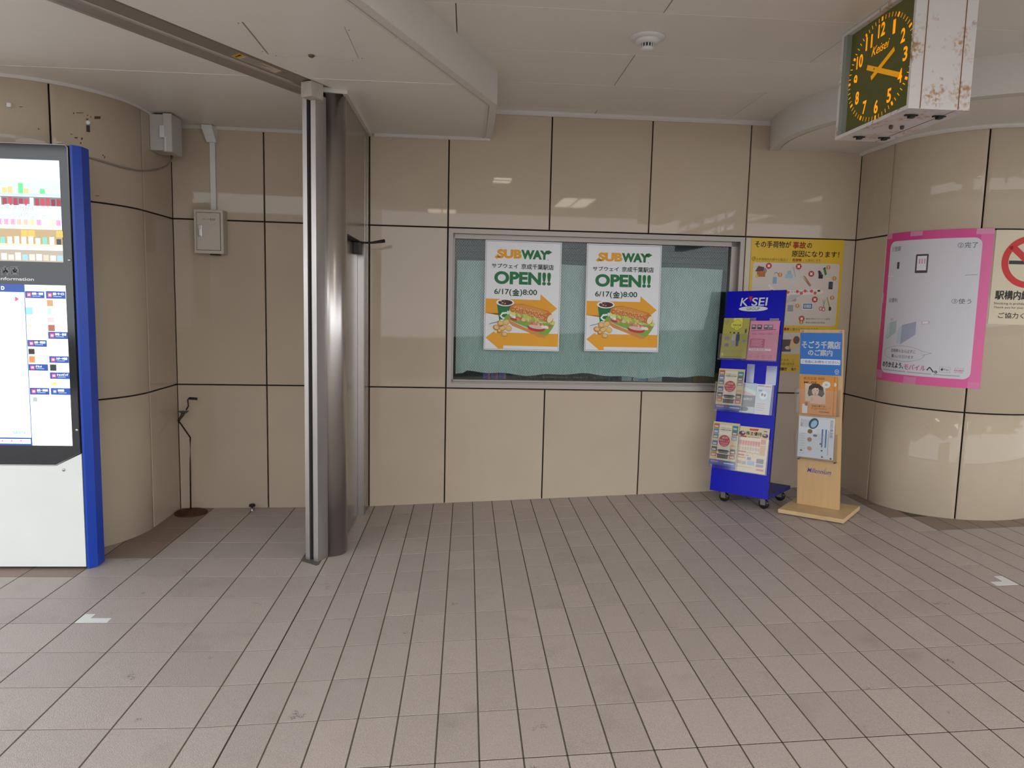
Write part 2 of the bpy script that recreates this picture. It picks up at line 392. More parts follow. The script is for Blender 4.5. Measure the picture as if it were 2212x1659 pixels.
for a0, a1, z0, z1 in ((0.15, WX0, -0.1, 3.1), (WX1, 4.2, -0.1, 3.1), (WX0, WX1, -0.1, WZ0), (WX0, WX1, WZ1, 3.1)):
    bk.fbox(lambda a, d, z: WP(a, d, z), a0, a1, -0.16, -TH, z0, z1)
wall_back = struct(bk.build('wall_back', M_JOINT), 'flat back wall clad in beige stone panels around the window')
XJ = [0.254, 0.831, 1.588, 2.345, 3.102, 3.982]
for i in range(5):
    for z0, z1 in ((-0.06, ZJ2), (ZJ2, ZJ1), (ZJ1, 3.06)):
        if z0 == ZJ2 and 1 <= i <= 3: continue
        pm = MB(); panel(pm, wfr, XJ[i], XJ[i + 1], z0, z1); pm.build('panel', M_STONE, wall_back)
bk = MB(); bk.fbox(lambda a, d, z: LP(a, d, z), -1.25, 0.16, -0.16, -TH, -0.1, 3.0)
wall_left = struct(bk.build('wall_left', M_JOINT), 'stone clad wall between the rounded pier and the steel pillar')
XL = [-1.142, -0.501, 0.20]
for i in range(2):
    for z0, z1 in ((-0.03, ZJ2), (ZJ2, ZJ1), (ZJ1, 2.83)):
        pm = MB(); panel(pm, lfr, XL[i], XL[i + 1], z0, z1); pm.build('panel', M_STONE, wall_left)
# rounded piers: straight flank, then a half round
PLc, PLR = (-1.80, 0.615), 0.66
PRc, PRR = (4.58, 0.742), 0.60
def left_fn(a, d, z):                                                       # a: metres from the inner corner
    L1 = 1.085 - PLc[1]
    if a < L1: return Vector((PLc[0] + PLR + d, 1.085 - a, z))
    t = (a - L1) / PLR
    if t > math.pi: return Vector((PLc[0] - PLR - d, PLc[1] + (t - math.pi) * PLR, z))
    return Vector((PLc[0] + (PLR + d) * math.cos(t), PLc[1] - (PLR + d) * math.sin(t), z))
def right_fn(a, d, z):
    L1 = 1.172 - PRc[1]
    if a < L1: return Vector((PRc[0] - PRR - d, 1.172 - a, z))
    t = (a - L1) / PRR
    if t > math.pi: return Vector((PRc[0] + PRR + d, PRc[1] + (t - math.pi) * PRR, z))
    return Vector((PRc[0] - (PRR + d) * math.cos(t), PRc[1] - (PRR + d) * math.sin(t), z))
def pier(name, fn, joints, zbot, ztop, label):
    core = MB(); amax = joints[-1]; n = 60
    poly = [tuple(fn(amax * i / n, -TH, 0)[:2]) for i in range(n + 1)]
    core.prism(poly, zbot, ztop); w = struct(core.build(name, M_JOINT), label)
    for i in range(len(joints) - 1):
        for z0, z1 in ((zbot, ZJ2), (ZJ2, ZJ1), (ZJ1, ztop)):
            pm = MB(); panel(pm, lambda a, d, z: fn(a, d - TH, z), joints[i], joints[i + 1], z0, z1, n=26 if i > 0 else 1)
            o = pm.build('panel', M_STONE, w)
    return w
L1 = 1.085 - PLc[1]; AL = PLR * math.radians(1)
wall_pier_l = pier('wall_pier_left', left_fn, [-0.004, L1, L1 + 55 * AL, L1 + 112 * AL, L1 + 180 * AL, L1 + 180 * AL + 0.9], -0.03, 2.83, 'rounded stone clad pier behind the information kiosk')
L2 = 1.172 - PRc[1]; AR = PRR * math.radians(1)
wall_pier_r = pier('wall_right', right_fn, [-0.004, L2, L2 + 62 * AR, L2 + 124 * AR, L2 + 180 * AR, L2 + 180 * AR + 0.9], 0.1, 2.83, 'rounded stone clad pier that carries the pink poster')
# closing walls of the hall out of the picture: office behind the window, and an added wall that dims the left
rm = MB()
rm.box(0.2, 4.2, 3.2, 3.3, -0.1, 3.1); rm.box(0.1, 0.2, 1.3, 3.3, -0.1, 3.1); rm.box(4.2, 4.3, 1.34, 3.3, -0.1, 3.1); rm.box(0.2, 4.2, 1.3, 3.2, 3.0, 3.1); rm.box(0.2, 4.2, 1.3, 3.2, 0.1, 0.2)
struct(rm.build('wall_office', mat('office_paint', '#5e625a', 0.8)), 'plain grey green office walls behind the window')

wf = MB(); wf.box(-3.0, -0.4, -6.7, -6.5, -0.05, 3.0)  # unseen wall, added to cut daylight and mirrored sky on the left
struct(wf.build('wall_light_block', mat('taupe_render', (0.30, 0.25, 0.20), 0.7, var=0.05, scale=3)), 'plain taupe wall added out of view to dim the left side')
ws = MB(); ws.box(5.16, 14, 1.5, 1.65, -0.05, 3.3)
struct(ws.build('wall_side', mat('beige_side_wall', (0.45, 0.38, 0.29), 0.4)), 'plain beige wall beyond the rounded right pier')
# ---- ceilings
ch = empty('ceiling', (0, 0, ZHI)); struct(ch, 'upper ceiling of long off white metal panels')
cb = MB(); cb.box(-0.6, 8.5, -5.3, 1.3, ZHI + 0.02, ZHI + 0.1); cb.build('ceiling_slab', M_JOINT, ch)
HP = {}
def ceil_panel(x0, x1, y0, y1):
    key = (round(x1 - x0, 3), round(y1 - y0, 3))
    if key not in HP:
        a, b = key[0] / 2 - 0.0022, key[1] / 2 - 0.0011
        HP[key] = MB().add([(-a, -b, 0.02), (a, -b, 0.02), (a, b, 0.02), (-a, b, 0.02), (-a, -b, 0.002), (a, -b, 0.002), (a, b, 0.002), (-a, b, 0.002), (-a + .002, -b + .002, 0), (a - .002, -b + .002, 0), (a - .002, b - .002, 0), (-a + .002, b - .002, 0)],
                           [(8, 11, 10, 9)] + [(l + i, l + (i + 1) % 4, l + 4 + (i + 1) % 4, l + 4 + i) for l in (0, 4) for i in range(4)]).mesh('ceiling_panel', M_CEIL)
    o = bpy.data.objects.new('ceiling_panel', HP[key]); o.location = ((x0 + x1) / 2, (y0 + y1) / 2, 0); o.parent = ch; COL.objects.link(o)
for k in range(-9, 3):
    y0 = max(-0.18 + 0.6 * k, -5.3); y1 = min(-0.18 + 0.6 * k + 0.6, 1.22)
    if y1 <= y0: continue
    off = 1.90 if k % 2 == 0 else 0.905
    x = off - 4
    while x < 8:
        if x + 2 > -0.5 : ceil_panel(max(x, -0.5), x + 2, y0, y1)
        x += 2
# lowered ceiling on the left, with the slot for the shutter
E1 = Vector((0.866, -0.5)); E2 = Vector((0.5, 0.866))
def ep(a, b): v = E1 * a + E2 * b; return (v.x, v.y)
def fas(y): return 1.145 if y > 0.2 else 1.145 + (y - 0.2) * 0.405          # free edge of the lowered ceiling
lo = MB(); zt = ZLOW + 0.03
lo.prism([(-7, -0.178), (-0.222, -0.178), ep(-0.10, 0.12), ep(0.165, 0.12), (0.087, -0.178), (fas(-0.178) - 0.05, -0.178), (1.095, 0.2), (1.095, 1.2), (-7, 1.2)], ZLOW, zt)
YE_ = -2.5                                                                  # the lowered ceiling ends here; open sky beyond, towards the left
lo.prism([(-7, -0.182), (-7, YE_), ep(-0.10, (YE_ - 0.05) / 0.866), (-0.2245, -0.182)], ZLOW, zt)
hx0, hx1, hy0, hy1 = -0.028, 0.421, -0.985, -0.555
re_ = ep(0.165, -3.5)
def lipx(y): e2 = (y + 0.5 * 0.165) / 0.866; return 0.866 * 0.165 + 0.5 * e2
for poly in ([(lipx(-0.182), -0.182), (lipx(hy1), hy1), (fas(hy1) - 0.05, hy1), (fas(-0.182) - 0.05, -0.182)],
             [(lipx(hy1), hy1), (lipx(hy0), hy0), (hx0, hy0), (hx0, hy1)],
             [(hx1, hy1), (hx1, hy0), (fas(hy0) - 0.05, hy0), (fas(hy1) - 0.05, hy1)],
             [(lipx(hy0), hy0), (lipx(YE_), YE_), (fas(YE_) - 0.05, YE_), (fas(hy0) - 0.05, hy0)]):
    lo.prism(poly, ZLOW, zt)
ceil_low = struct(lo.build('ceiling_lowered', M_CEIL), 'lowered off white ceiling around the shutter track')
sb = MB(); sb.prism([(-7, 1.25), (1.08, 1.25), (1.08, 0.2), (fas(YE_) - 0.06, YE_), (-7, YE_)], ZLOW + 0.06, ZLOW + 0.09); sb.build('void_lid', M_JOINT, ceil_low)
sm1 = MB(); sm1.box(-7, -0.222, -0.1835, -0.1765, ZLOW - 0.0015, ZLOW + 0.001); sm1.build('seam_strip', M_WHITE, ceil_low)
sm1 = MB(); sm1.box(0.11, 0.94, -0.1835, -0.1765, ZLOW - 0.0015, ZLOW + 0.001); sm1.build('seam_strip', M_WHITE, ceil_low)
# hatch
hb = MB(); hb.box(hx0 + 0.008, hx1 - 0.003, hy0 + 0.002, hy1 - 0.005, ZLOW + 0.001, ZLOW + 0.02)
ha = empty('ceiling_hatch', ((hx0 + hx1) / 2, (hy0 + hy1) / 2, ZLOW)); hb.build('hatch_panel', M_CEIL, ha)
MB().lathe((0.19, -0.572, ZLOW + 0.002), [(0.016, 0.0), (0.016, -0.006), (0.009, -0.012), (0.0, -0.012)], 16).build('latch', mat('bronze_latch', '#6b5c45', 0.4, metal=0.6), ha)
hf = MB(); hf.box(hx0 - 0.02, hx1 + 0.02, hy0 - 0.02, hy1 + 0.02, ZLOW + 0.032, ZLOW + 0.04); hf.build('hatch_recess', M_JOINT, ha)
for q in ((515, 50), (567, 111), (577 + 19, 120), (754, 65), (762, 131), (782, 126)):
    p = pflat(q[0], q[1], ZLOW); MB().lathe((p.x, p.y, ZLOW), [(0.003, 0.001), (0.003, -0.001), (0, -0.001)], 8).build('screw', M_JOINT, ha)
tag(ha, 'square access hatch with a small latch in the lowered ceiling', 'hatch')
# fascia and edge trims of the lowered ceiling
def strip(path, w, z0, z1):
    """vertical slab following a plan path, w thick to its left"""
    mb = MB(); n = len(path); L = []
    for i, p in enumerate(path):
        a = Vector(path[max(i - 1, 0)]); b = Vector(path[min(i + 1, n - 1)]); t = (b - a).normalized(); L.append((p[0] - t.y * w, p[1] + t.x * w))
    mb.prism(list(path) + L[::-1], z0, z1); return mb
fpath = [(1.145, 1.16), (1.145, 0.2), (fas(-2.54), -2.54), (-0.55, -2.54), (-0.55, -5.3)]
struct(strip(fpath, -0.05, ZLOW - 0.004, ZHI + 0.01).build('trim_1', M_TRIM), 'white fascia along the free edge of the lowered ceiling')
ipath = [(1.088, 1.15), (1.088, 0.205), (fas(-2.5) - 0.06, -2.5)]
struct(strip(ipath, -0.012, ZLOW - 0.008, ZLOW + 0.01).build('trim_2', M_TRIM), 'narrow white bead inside the fascia of the lowered ceiling')
struct(strip([(0.272, 1.12), (0.272, 0.02), (0.06, -0.03)], -0.028, ZLOW - 0.022, ZLOW + 0.005).build('trim_3', M_TRIM), 'white ceiling bead around the steel casing')
def bead(name, fn, a0, a1, n, z, label, d=0.018, hh=0.022):
    mb = MB(); vs = []; fs = []; prof = [(0, z), (0, z - hh), (d * 0.6, z - hh), (d, z - hh * 0.6), (d, z)]
    for i in range(n + 1):
        a = a0 + (a1 - a0) * i / n; vs += [fn(a, q[0], q[1]) for q in prof]
    k = len(prof)
    for i in range(n):
        for j in range(k - 1): fs.append((i * k + j, i * k + j + 1, (i + 1) * k + j + 1, (i + 1) * k + j))
    mb.add(vs, fs); return struct(mb.build(name, M_TRIM), label)
bead('trim_4', LP, -1.135, 0.10, 1, ZLOW, 'white ceiling bead along the wall left of the steel pillar')
bead('trim_5', WP, 0.29, 1.13, 1, ZLOW, 'white ceiling bead between steel casing and fascia')
bead('trim_6', WP, 1.13, 3.25, 1, ZHI, 'white ceiling bead along the top of the back wall', d=0.03, hh=0.03)
bead('trim_7', left_fn, 0.0, L1 + 150 * AL, 60, ZLOW + 0.004, 'white ceiling bead around the rounded left pier')
# curved lowered ceiling on the right, concentric with the pier
RS = 1.40; CS = (4.58, 0.742); ZRS = 2.785
arc = [p for p in arcpts(CS, RS, 162.5, 330, 60)]
rs = MB(); inner = arcpts(CS, RS - 0.06, 162.5, 330, 60)
rs.prism([(7.6, 1.2)] + [(3.25, 1.2)] + inner + [(7.6, 0.0)], ZRS + 0.004, ZRS + 0.03)
ceil_r = struct(rs.build('ceiling_soffit', M_CEIL), 'curved lowered ceiling around the rounded right pier')
struct(strip(arc, 0.06, ZRS - 0.004, ZHI + 0.01).build('trim_8', mat('white_fascia', (0.60, 0.58, 0.54), 0.35)), 'curved white fascia of the lowered ceiling above the clock side')
struct(strip(arcpts(CS, RS - 0.075, 163, 330, 60), 0.012, ZRS - 0.002, ZRS + 0.01).build('trim_9', M_TRIM), 'thin curved bead under the lowered ceiling')
bead('trim_10', right_fn, 0.0, L2 + 170 * AR, 60, ZRS + 0.004, 'white ceiling bead around the rounded right pier', d=0.024)

# ---- window in the back wall
GD = -0.075                                                                 # glass plane behind the wall face
wn = empty('window_1', WP((WX0 + WX1) / 2, 0, WZ0)); struct(wn, 'wide fixed office window of wired glass in an aluminium frame')
def frame_bars(mb, x0, x1, z0, z1, w, d0, d1):
    mb.fbox(WP, x0, x1, d0, d1, z1 - w, z1); mb.fbox(WP, x0, x1, d0, d1, z0, z0 + w); mb.fbox(WP, x0, x0 + w, d0, d1, z0 + w, z1 - w); mb.fbox(WP, x1 - w, x1, d0, d1, z0 + w, z1 - w); return mb
fx0, fx1, fz0, fz1 = WX0 + 0.006, WX1 - 0.006, WZ0 + 0.006, WZ1 - 0.006
frame_bars(MB(), fx0, fx1, fz0, fz1, 0.034, -0.16, 0.008).build('outer_frame', M_ALU, wn)
fr2 = MB(); g = 0.034
fr2.fbox(WP, fx0 + g, fx1 - g, -0.12, -0.045, fz1 - g - 0.035, fz1 - g); fr2.fbox(WP, fx0 + g, fx1 - g, -0.12, -0.045, fz0 + g, fz0 + g + 0.022)
fr2.fbox(WP, fx0 + g, fx0 + g + 0.012, -0.12, -0.045, fz0 + g, fz1 - g); fr2.fbox(WP, fx1 - g - 0.05, fx1 - g, -0.12, -0.045, fz0 + g, fz1 - g)
fr2.build('inner_frame', M_ALU, wn)
fl2 = MB(); fl2.fbox(WP, fx0 + g, fx1 - g, -0.045, -0.012, fz0 + g, fz0 + g + 0.008); fl2.build('sill_lip', M_ALU, wn)
# wired glass
wg = bpy.data.materials.new('wired_glass'); wg.use_nodes = True; nt = wg.node_tree; nt.nodes.clear(); N = nt.nodes.new; LK = nt.links.new
out = N('ShaderNodeOutputMaterial'); tr = N('ShaderNodeBsdfTransparent'); tr.inputs[0].default_value = (0.80, 0.90, 0.87, 1); gl = N('ShaderNodeBsdfGlossy'); gl.inputs['Roughness'].default_value = 0.02
fr = N('ShaderNodeFresnel'); fr.inputs[0].default_value = 1.5; m1 = N('ShaderNodeMixShader'); LK(fr.outputs[0], m1.inputs[0]); LK(tr.outputs[0], m1.inputs[1]); LK(gl.outputs[0], m1.inputs[2])
tc = N('ShaderNodeTexCoord'); sp = N('ShaderNodeSeparateXYZ'); LK(tc.outputs['Object'], sp.inputs[0]); lines = []
for sg in ('ADD', 'SUBTRACT'):
    zz = N('ShaderNodeMath'); zz.operation = 'MULTIPLY'; zz.inputs[1].default_value = 0.8; LK(sp.outputs[2], zz.inputs[0])
    a = N('ShaderNodeMath'); a.operation = sg; LK(sp.outputs[0], a.inputs[0]); LK(zz.outputs[0], a.inputs[1])
    b = N('ShaderNodeMath'); b.operation = 'MULTIPLY'; b.inputs[1].default_value = 52.0; LK(a.outputs[0], b.inputs[0])
    c = N('ShaderNodeMath'); c.operation = 'FRACT'; LK(b.outputs[0], c.inputs[0]); d = N('ShaderNodeMath'); d.operation = 'LESS_THAN'; d.inputs[1].default_value = 0.10; LK(c.outputs[0], d.inputs[0]); lines.append(d)
mx = N('ShaderNodeMath'); mx.operation = 'MAXIMUM'; LK(lines[0].outputs[0], mx.inputs[0]); LK(lines[1].outputs[0], mx.inputs[1])
mf = N('ShaderNodeMath'); mf.operation = 'MULTIPLY'; mf.inputs[1].default_value = 0.75; LK(mx.outputs[0], mf.inputs[0])
wire = N('ShaderNodeBsdfDiffuse'); wire.inputs[0].default_value = (0.06, 0.09, 0.085, 1); m2 = N('ShaderNodeMixShader'); LK(mf.outputs[0], m2.inputs[0]); LK(m1.outputs[0], m2.inputs[1]); LK(wire.outputs[0], m2.inputs[2]); LK(m2.outputs[0], out.inputs[0])
gx0, gx1, gz0, gz1 = fx0 + g + 0.01, fx1 - g - 0.048, fz0 + g + 0.02, fz1 - g - 0.033
pane = MB(); pane.add([WP(gx0, GD, gz0), WP(gx1, GD, gz0), WP(gx1, GD, gz1), WP(gx0, GD, gz1)], [(0, 1, 2, 3)]); pane.build('pane', wg, wn)
def wpix(x, y, d): return onplane(x, y, (-0.0126, 1, 0), 1.1216 - d)
def lpix(x, y, d): return onplane(x, y, (-0.051, 1, 0), 1.1429 - d)

# ---- steel casing with the service door, standing between the two stretches of wall
dr = empty('door_1', (0.19, 0.6, 0.0)); struct(dr, 'stainless steel casing with a flush service door and rounded nose')
ZC = ZLOW + 0.004
cs = MB(); nose = arcpts((0.165, 0.095), 0.085, 180, 360, 16)
cs.prism([(0.08, 1.14)] + nose + [(0.25, 0.14), (0.20, 0.14), (0.20, 1.14)], -0.01, ZC)
o = cs.build('rounded_casing', M_STEEL, dr)
for p in o.data.polygons:
    if abs(p.normal.z) < 0.5 and p.center.y < -0.42: p.use_smooth = True
ZH = 1.985
tp = MB(); tp.box(0.20, 0.25, 0.141, 0.915, ZH, ZC); tp.build('transom_panel', M_STEELD, dr)
st = MB(); st.box(0.20, 0.25, 0.87, 0.915, 0.0, ZH); st.build('door_stile', M_STEEL, dr)
s2 = MB(); s2.box(0.20, 0.252, 0.918, 1.02, 0.0, ZC); s2.box(0.20, 0.254, 1.024, 1.115, 0.0, ZC); s2.build('wall_stile', M_STEELD, dr)
lf = MB(); lf.box(0.2005, 0.206, 0.145, 0.862, 0.02, ZH - 0.008); leaf = lf.build('door_leaf', M_STEELD, dr)
hd = MB(); p = onplane(738.5, 850, (1, 0, 0), 0.206); hd.tube([(0.207, p.y, p.z + 0.014), (0.216, p.y, p.z + 0.012), (0.218, p.y, p.z - 0.004), (0.208, p.y, p.z - 0.014)], 0.003, 8); hd.lathe((0.206, p.y, p.z), [(0.02, 0), (0.02, 0.003), (0, 0.003)], 16, ax='x'); hd.build('ring_pull', M_STEEL, leaf)
hdr = MB(); hdr.box(0.206, 0.249, 0.145, 0.868, ZH - 0.006, ZH - 0.001); hdr.build('header_underside', M_BLACK, dr)  # thin black plate drawn for the dark underside of the door header
cl = MB(); cl.box(0.206, 0.247, 0.66, 0.80, ZH - 0.085, ZH - 0.008); o = bevel(cl.build('door_closer', mat('dark_grey_paint', '#2a2523', 0.5), dr), 0.004)
ar = MB(); ar.tube([(0.23, 0.70, ZH - 0.003), (0.27, 0.80, ZH - 0.003)], 0.007, 8); ar.tube([(0.27, 0.80, ZH - 0.003), (0.31, 0.82, ZH), (0.395, 0.86, ZH + 0.018)], [0.006, 0.008, 0.013], 8); ar.build('closer_arm', M_BLACK, dr)
# ---- roller shutter: guide post with cap, and the track in the ceiling slot
sp_ = empty('shutter_post', (*ep(0.078, 0.04), 0.0))
def ef(a, b, z): v = ep(a, b); return (v[0], v[1], z)
gp = MB(); gp.fbox(ef, 0.03, 0.062, -0.006, 0.085, 0.0, 2.74); gp.fbox(ef, 0.092, 0.127, -0.006, 0.085, 0.0, 2.74); gp.fbox(ef, 0.062, 0.092, 0.05, 0.085, 0.0, 2.74)
gp.build('guide_channel', mat('worn_steel_channel', (0.45, 0.42, 0.40), 0.34, metal=0.9, var=0.15, scale=12, stretch=(1, 1, 0.15)), sp_)
gs = MB(); gs.fbox(ef, 0.0622, 0.0918, 0.012, 0.0495, 0.002, 2.735); gs.build('guide_slot', M_BLACK, sp_)
cp = MB(); Lc, Nc, Rc = pflat(650, 208, 2.71), pflat(673, 205, 2.71), pflat(698.6, 214.6, 2.71); Fc = Lc + Rc - Nc
cp.prism([(q.x, q.y) for q in (Lc, Nc, Rc, Fc)], 2.705, 2.788); bevel(cp.build('cap_box', mat('grey_beige_enamel', (0.42, 0.38, 0.33), 0.45, var=0.08, scale=20), sp_), 0.002)
bs = MB(); bs.prism([(p.x, p.y) for p in [pramp(*q) for q in ((650, 1212), (683, 1222), (706, 1214), (740, 1203), (742, 1190), (700, 1185), (664, 1190))]], 0.0015, 0.006)
bs.build('mortar_bed', mat('dark_mortar', '#57524b', 0.9, var=0.2, scale=30), sp_)
tag(sp_, 'tall steel shutter guide post with a black slot and beige cap', 'shutter post')
tk = empty('shutter_track', (*ep(0.03, -1.2), ZLOW))
def prof(mb, pts, b0, b1, m=0):
    for (a0, z0), (a1, z1) in zip(pts[:-1], pts[1:]): mb.add([ef(a0, b0, z0), ef(a1, b0, z1), ef(a1, b1, z1), ef(a0, b1, z0)], [(0, 1, 2, 3)], m)
    return mb
B0, B1 = -2.85, 0.11
prof(MB(), [(0.165, ZLOW), (0.165, ZLOW + 0.05), (0.148, ZLOW + 0.05)], B0, B1).build('slot_side', mat('dark_brown_metal', '#2e2620', 0.5), tk)
bar = prof(MB(), [(0.148, ZLOW + 0.05), (0.146, ZLOW + 0.012), (0.138, ZLOW + 0.004), (0.055, ZLOW - 0.006)], B0, B1).build('bottom_bar', mat('brown_grey_bar', (0.26, 0.225, 0.195), 0.4, metal=0.4), tk)
prof(MB(), [(0.055, ZLOW - 0.006), (0.052, ZLOW - 0.012), (0.042, ZLOW - 0.016), (0.032, ZLOW - 0.012), (0.028, ZLOW + 0.0)], B0, B1).build('ridge', mat('pale_steel_ridge', (0.58, 0.54, 0.50), 0.3, metal=0.8), tk)
prof(MB(), [(0.028, ZLOW + 0.0), (-0.01, ZLOW - 0.004), (-0.014, ZLOW + 0.004), (-0.055, ZLOW), (-0.075, ZLOW - 0.004), (-0.10, ZLOW - 0.002), (-0.10, ZLOW + 0.03)], B0, B1).build('slot_lip', mat('grey_brown_lip', (0.34, 0.30, 0.265), 0.4, metal=0.5), tk)
def stk(u, v, h=0.0):
    a0 = 0.128 - v * 0.055; b = -0.56 + u * 0.30; return Vector(ef(a0, b, ZLOW - 0.006 - h - 0.0 + (a0 - 0.055) * 0.12))
st_ = Print(0.3, 0.055); st_.rect(0, 0, 1, 1, '#c79a2a', 1).rect(0.14, 0.06, 0.985, 0.94, '#b9b4a8', 2)
for k in range(5): st_.rect(0.18, 0.14 + k * 0.16, 0.55 + 0.4 * ((k * 37 % 10) / 10), 0.2 + k * 0.16, '#4a443c', 3)
st_.text('！', 0.05, 0.2, 0.09, 0.8, '#3a2a10', 3, bold=0.03)
st_.build('warning_sticker', stk, bar)
tag(tk, 'brown metal shutter track in the slot of the lowered ceiling', 'shutter')

# ---- smoke detector
sd = empty('smoke_detector', (1.9, -0.46, ZHI))
MB().lathe((1.9, -0.46, ZHI), [(0.092, 0.0), (0.092, -0.006), (0.07, -0.012), (0.0, -0.012)], 32).build('flange', M_WHITE, sd)
MB().lathe((1.9, -0.46, ZHI - 0.012), [(0.066, 0.0), (0.060, -0.016), (0.034, -0.022), (0.0, -0.022)], 32).build('base', M_WHITE, sd)
MB().lathe((1.9, -0.46, ZHI - 0.034), [(0.030, 0.0), (0.030, -0.018), (0.0, -0.018)], 24).build('chamber', M_BLACK, sd)
rb = MB()
for k in range(12):
    a = 2 * math.pi * k / 12; c, s = math.cos(a), math.sin(a); rb.tube([(1.9 + 0.031 * c, -0.46 + 0.031 * s, ZHI - 0.034), (1.9 + 0.031 * c, -0.46 + 0.031 * s, ZHI - 0.052)], 0.0035, 6)
rb.build('cage', M_WHITE, sd)
MB().lathe((1.9, -0.46, ZHI - 0.052), [(0.034, 0.0), (0.034, -0.010), (0.026, -0.015), (0.0, -0.015)], 24).build('tip', M_WHITE, sd)
tag(sd, 'round white smoke detector on the upper ceiling', 'smoke detector')

# ---- ceiling lamps of the concourse (mirrored in the polished wall)
def lamp(x0, x1, y0, y1, z, nx, ny, power, label):
    e = empty('ceiling_lamp', ((x0 + x1) / 2, (y0 + y1) / 2, z)); fm = MB(); t = 0.02
    for k in range(nx + 1): a = x0 + (x1 - x0) * k / nx; fm.box(a - t / 2, a + t / 2, y0, y1, z - 0.03, z - 0.0005)
    for k in range(ny + 1): b = y0 + (y1 - y0) * k / ny; fm.box(x0, x1, b - t / 2, b + t / 2, z - 0.0305, z - 0.001)
    fm.build('lamp_frame', M_WHITE, e)
    dm = MB()
    dm.add([(x0, y0, z - 0.018), (x1, y0, z - 0.018), (x1, y1, z - 0.018), (x0, y1, z - 0.018)], [(0, 3, 2, 1)])
    dm.build('diffuser', glow('#fff1dc', power), e); tag(e, label, 'lamp', 'ceiling lamps of the concourse'); return e
LPW = 3.0
lamp(2.31, 2.77, -3.97, -2.96, ZHI, 2, 1, 9.0, 'large two part ceiling lamp mirrored above the window')
lamp(1.32, 1.54, -2.02, -1.60, ZHI, 1, 2, 12.0, 'small rectangular ceiling lamp mirrored at the top of the wall')
lamp(0.50, 0.95, -5.20, -4.62, ZHI, 2, 1, 9.0, 'large ceiling lamp overhead behind the viewer')
lamp(5.20, 5.65, -4.9, -3.9, ZHI, 2, 1, LPW, 'large ceiling lamp on the pink poster side')
lamp(5.3, 5.75, -2.6, -1.6, ZHI, 2, 1, LPW, 'large ceiling lamp beyond the rounded right pier')

# ---- departure board over the concourse (seen only mirrored in the polished wall)
dbd = empty('departure_board', (4.47, -3.3, 2.46))
MB().box(4.42, 4.56, -4.75, -2.40, 2.46, 2.90).build('case', M_BLACK, dbd)
for yy in (-4.2, -2.9): MB().tube([(4.49, yy, 2.90), (4.49, yy, ZHI)], 0.015, 8).build('hanger', M_STEEL, dbd)
BT = '#e8e4ff'; bfn_ = plane_fn((4.419, -2.40, 2.90), (4.419, -4.75, 2.90), (4.419, -2.40, 2.46))
def bline(tx, u, v, h): bp_ = Print(2.35, 0.44, lambda c: glow(c, 9.0)); bp_.texth(tx, u, v, h, BT, 1); bp_.build('display_word', bfn_, dbd)
for q, (n1, n2, n3) in enumerate((('Local', '14:20', 'Chibachūō'), ('Local', '14:30', 'Chiharadai'))): bline(n1, .03, .18 + .36 * q, .075); bline(n2, .17, .18 + .36 * q, .085); bline(n3, .31, .18 + .36 * q, .075)
bline('Local', .58, .18, .075); bline('14:21', .69, .18, .085); bline('Matsudo', .82, .18, .075)
tag(dbd, 'black hanging departure board with pale lettering above the concourse', 'departure board')

# ---- box clock under the ceiling
KX, KY0, KY1, KZ0 = 2.867, -1.258, -0.622, 2.468
ck = empty('station_clock', (KX + 0.14, (KY0 + KY1) / 2, KZ0))
M_RUST = add_spots(add_spots(mat('white_enamel_rusting', (0.66, 0.63, 0.61), 0.4), '#a9793a', 6.0, 0.51, 0.60, fine=60, amount=0.9), '#8a5a24', 14.0, 0.62, 0.70, amount=0.8)
cm = MB(); X1 = KX + 0.275; fz1 = ZHI - 0.002; t = 0.016
cm.box(KX + 0.05, X1, KY0, KY1, KZ0, fz1)
cm.box(KX, KX + 0.05, KY0, KY0 + t, KZ0, fz1); cm.box(KX, KX + 0.05, KY1 - t, KY1, KZ0, fz1); cm.box(KX, KX + 0.05, KY0 + t, KY1 - t, KZ0, KZ0 + t); cm.box(KX, KX + 0.05, KY0 + t, KY1 - t, fz1 - t, fz1)
cm.build('case', M_RUST, ck)
sm_ = MB()
for xx in (KX + 0.052, X1 - 0.052): sm_.box(xx - 0.0015, xx + 0.0015, KY0 - 0.002, KY0, KZ0 + 0.002, fz1)
sm_.box(X1 - 0.06, X1 - 0.058, KY0, KY1, KZ0 - 0.0015, KZ0); sm_.build('case_seam', mat('rust_seam', '#7a4a1e', 0.8), ck)
for xx in (KX + 0.075, KX + 0.205):
    for yy in (KY0 + 0.10, KY1 - 0.10):
        cc_ = MB(); cc_.box(xx - 0.028, xx + 0.028, yy - 0.008, yy + 0.008, KZ0 - 0.006, KZ0); cc_.box(xx - 0.010, xx + 0.012, yy - 0.012, yy + 0.012, KZ0 - 0.014, KZ0)
        cc_.build('case_clip', mat('dark_clip', '#2c2b28', 0.5, metal=0.6), ck)
for xx in (KX + 0.10, KX + 0.155): MB().lathe((xx, -0.96, KZ0), [(0.009, 0.0), (0.009, -0.012), (0.006, -0.016), (0, -0.016)], 12).build('cord_bush', mat('brown_bush', '#4a3526', 0.5), ck)
DX = KX + 0.028
df_ = MB(); df_.add([(DX, KY0 + t, KZ0 + t), (DX, KY1 - t, KZ0 + t), (DX, KY1 - t, fz1 - t), (DX, KY0 + t, fz1 - t)], [(0, 1, 2, 3)]); dial = df_.build('dial', mat('olive_dial', '#494b1c', 0.35, emit=0.16), ck)
sdp = MB(); sdp.box(KX + 0.004, DX, KY1 - t - 0.035, KY1 - t, KZ0 + t, fz1 - t); sdp.build('side_glass', mat('grey_green_side_glass', '#8b938a', 0.3), ck)
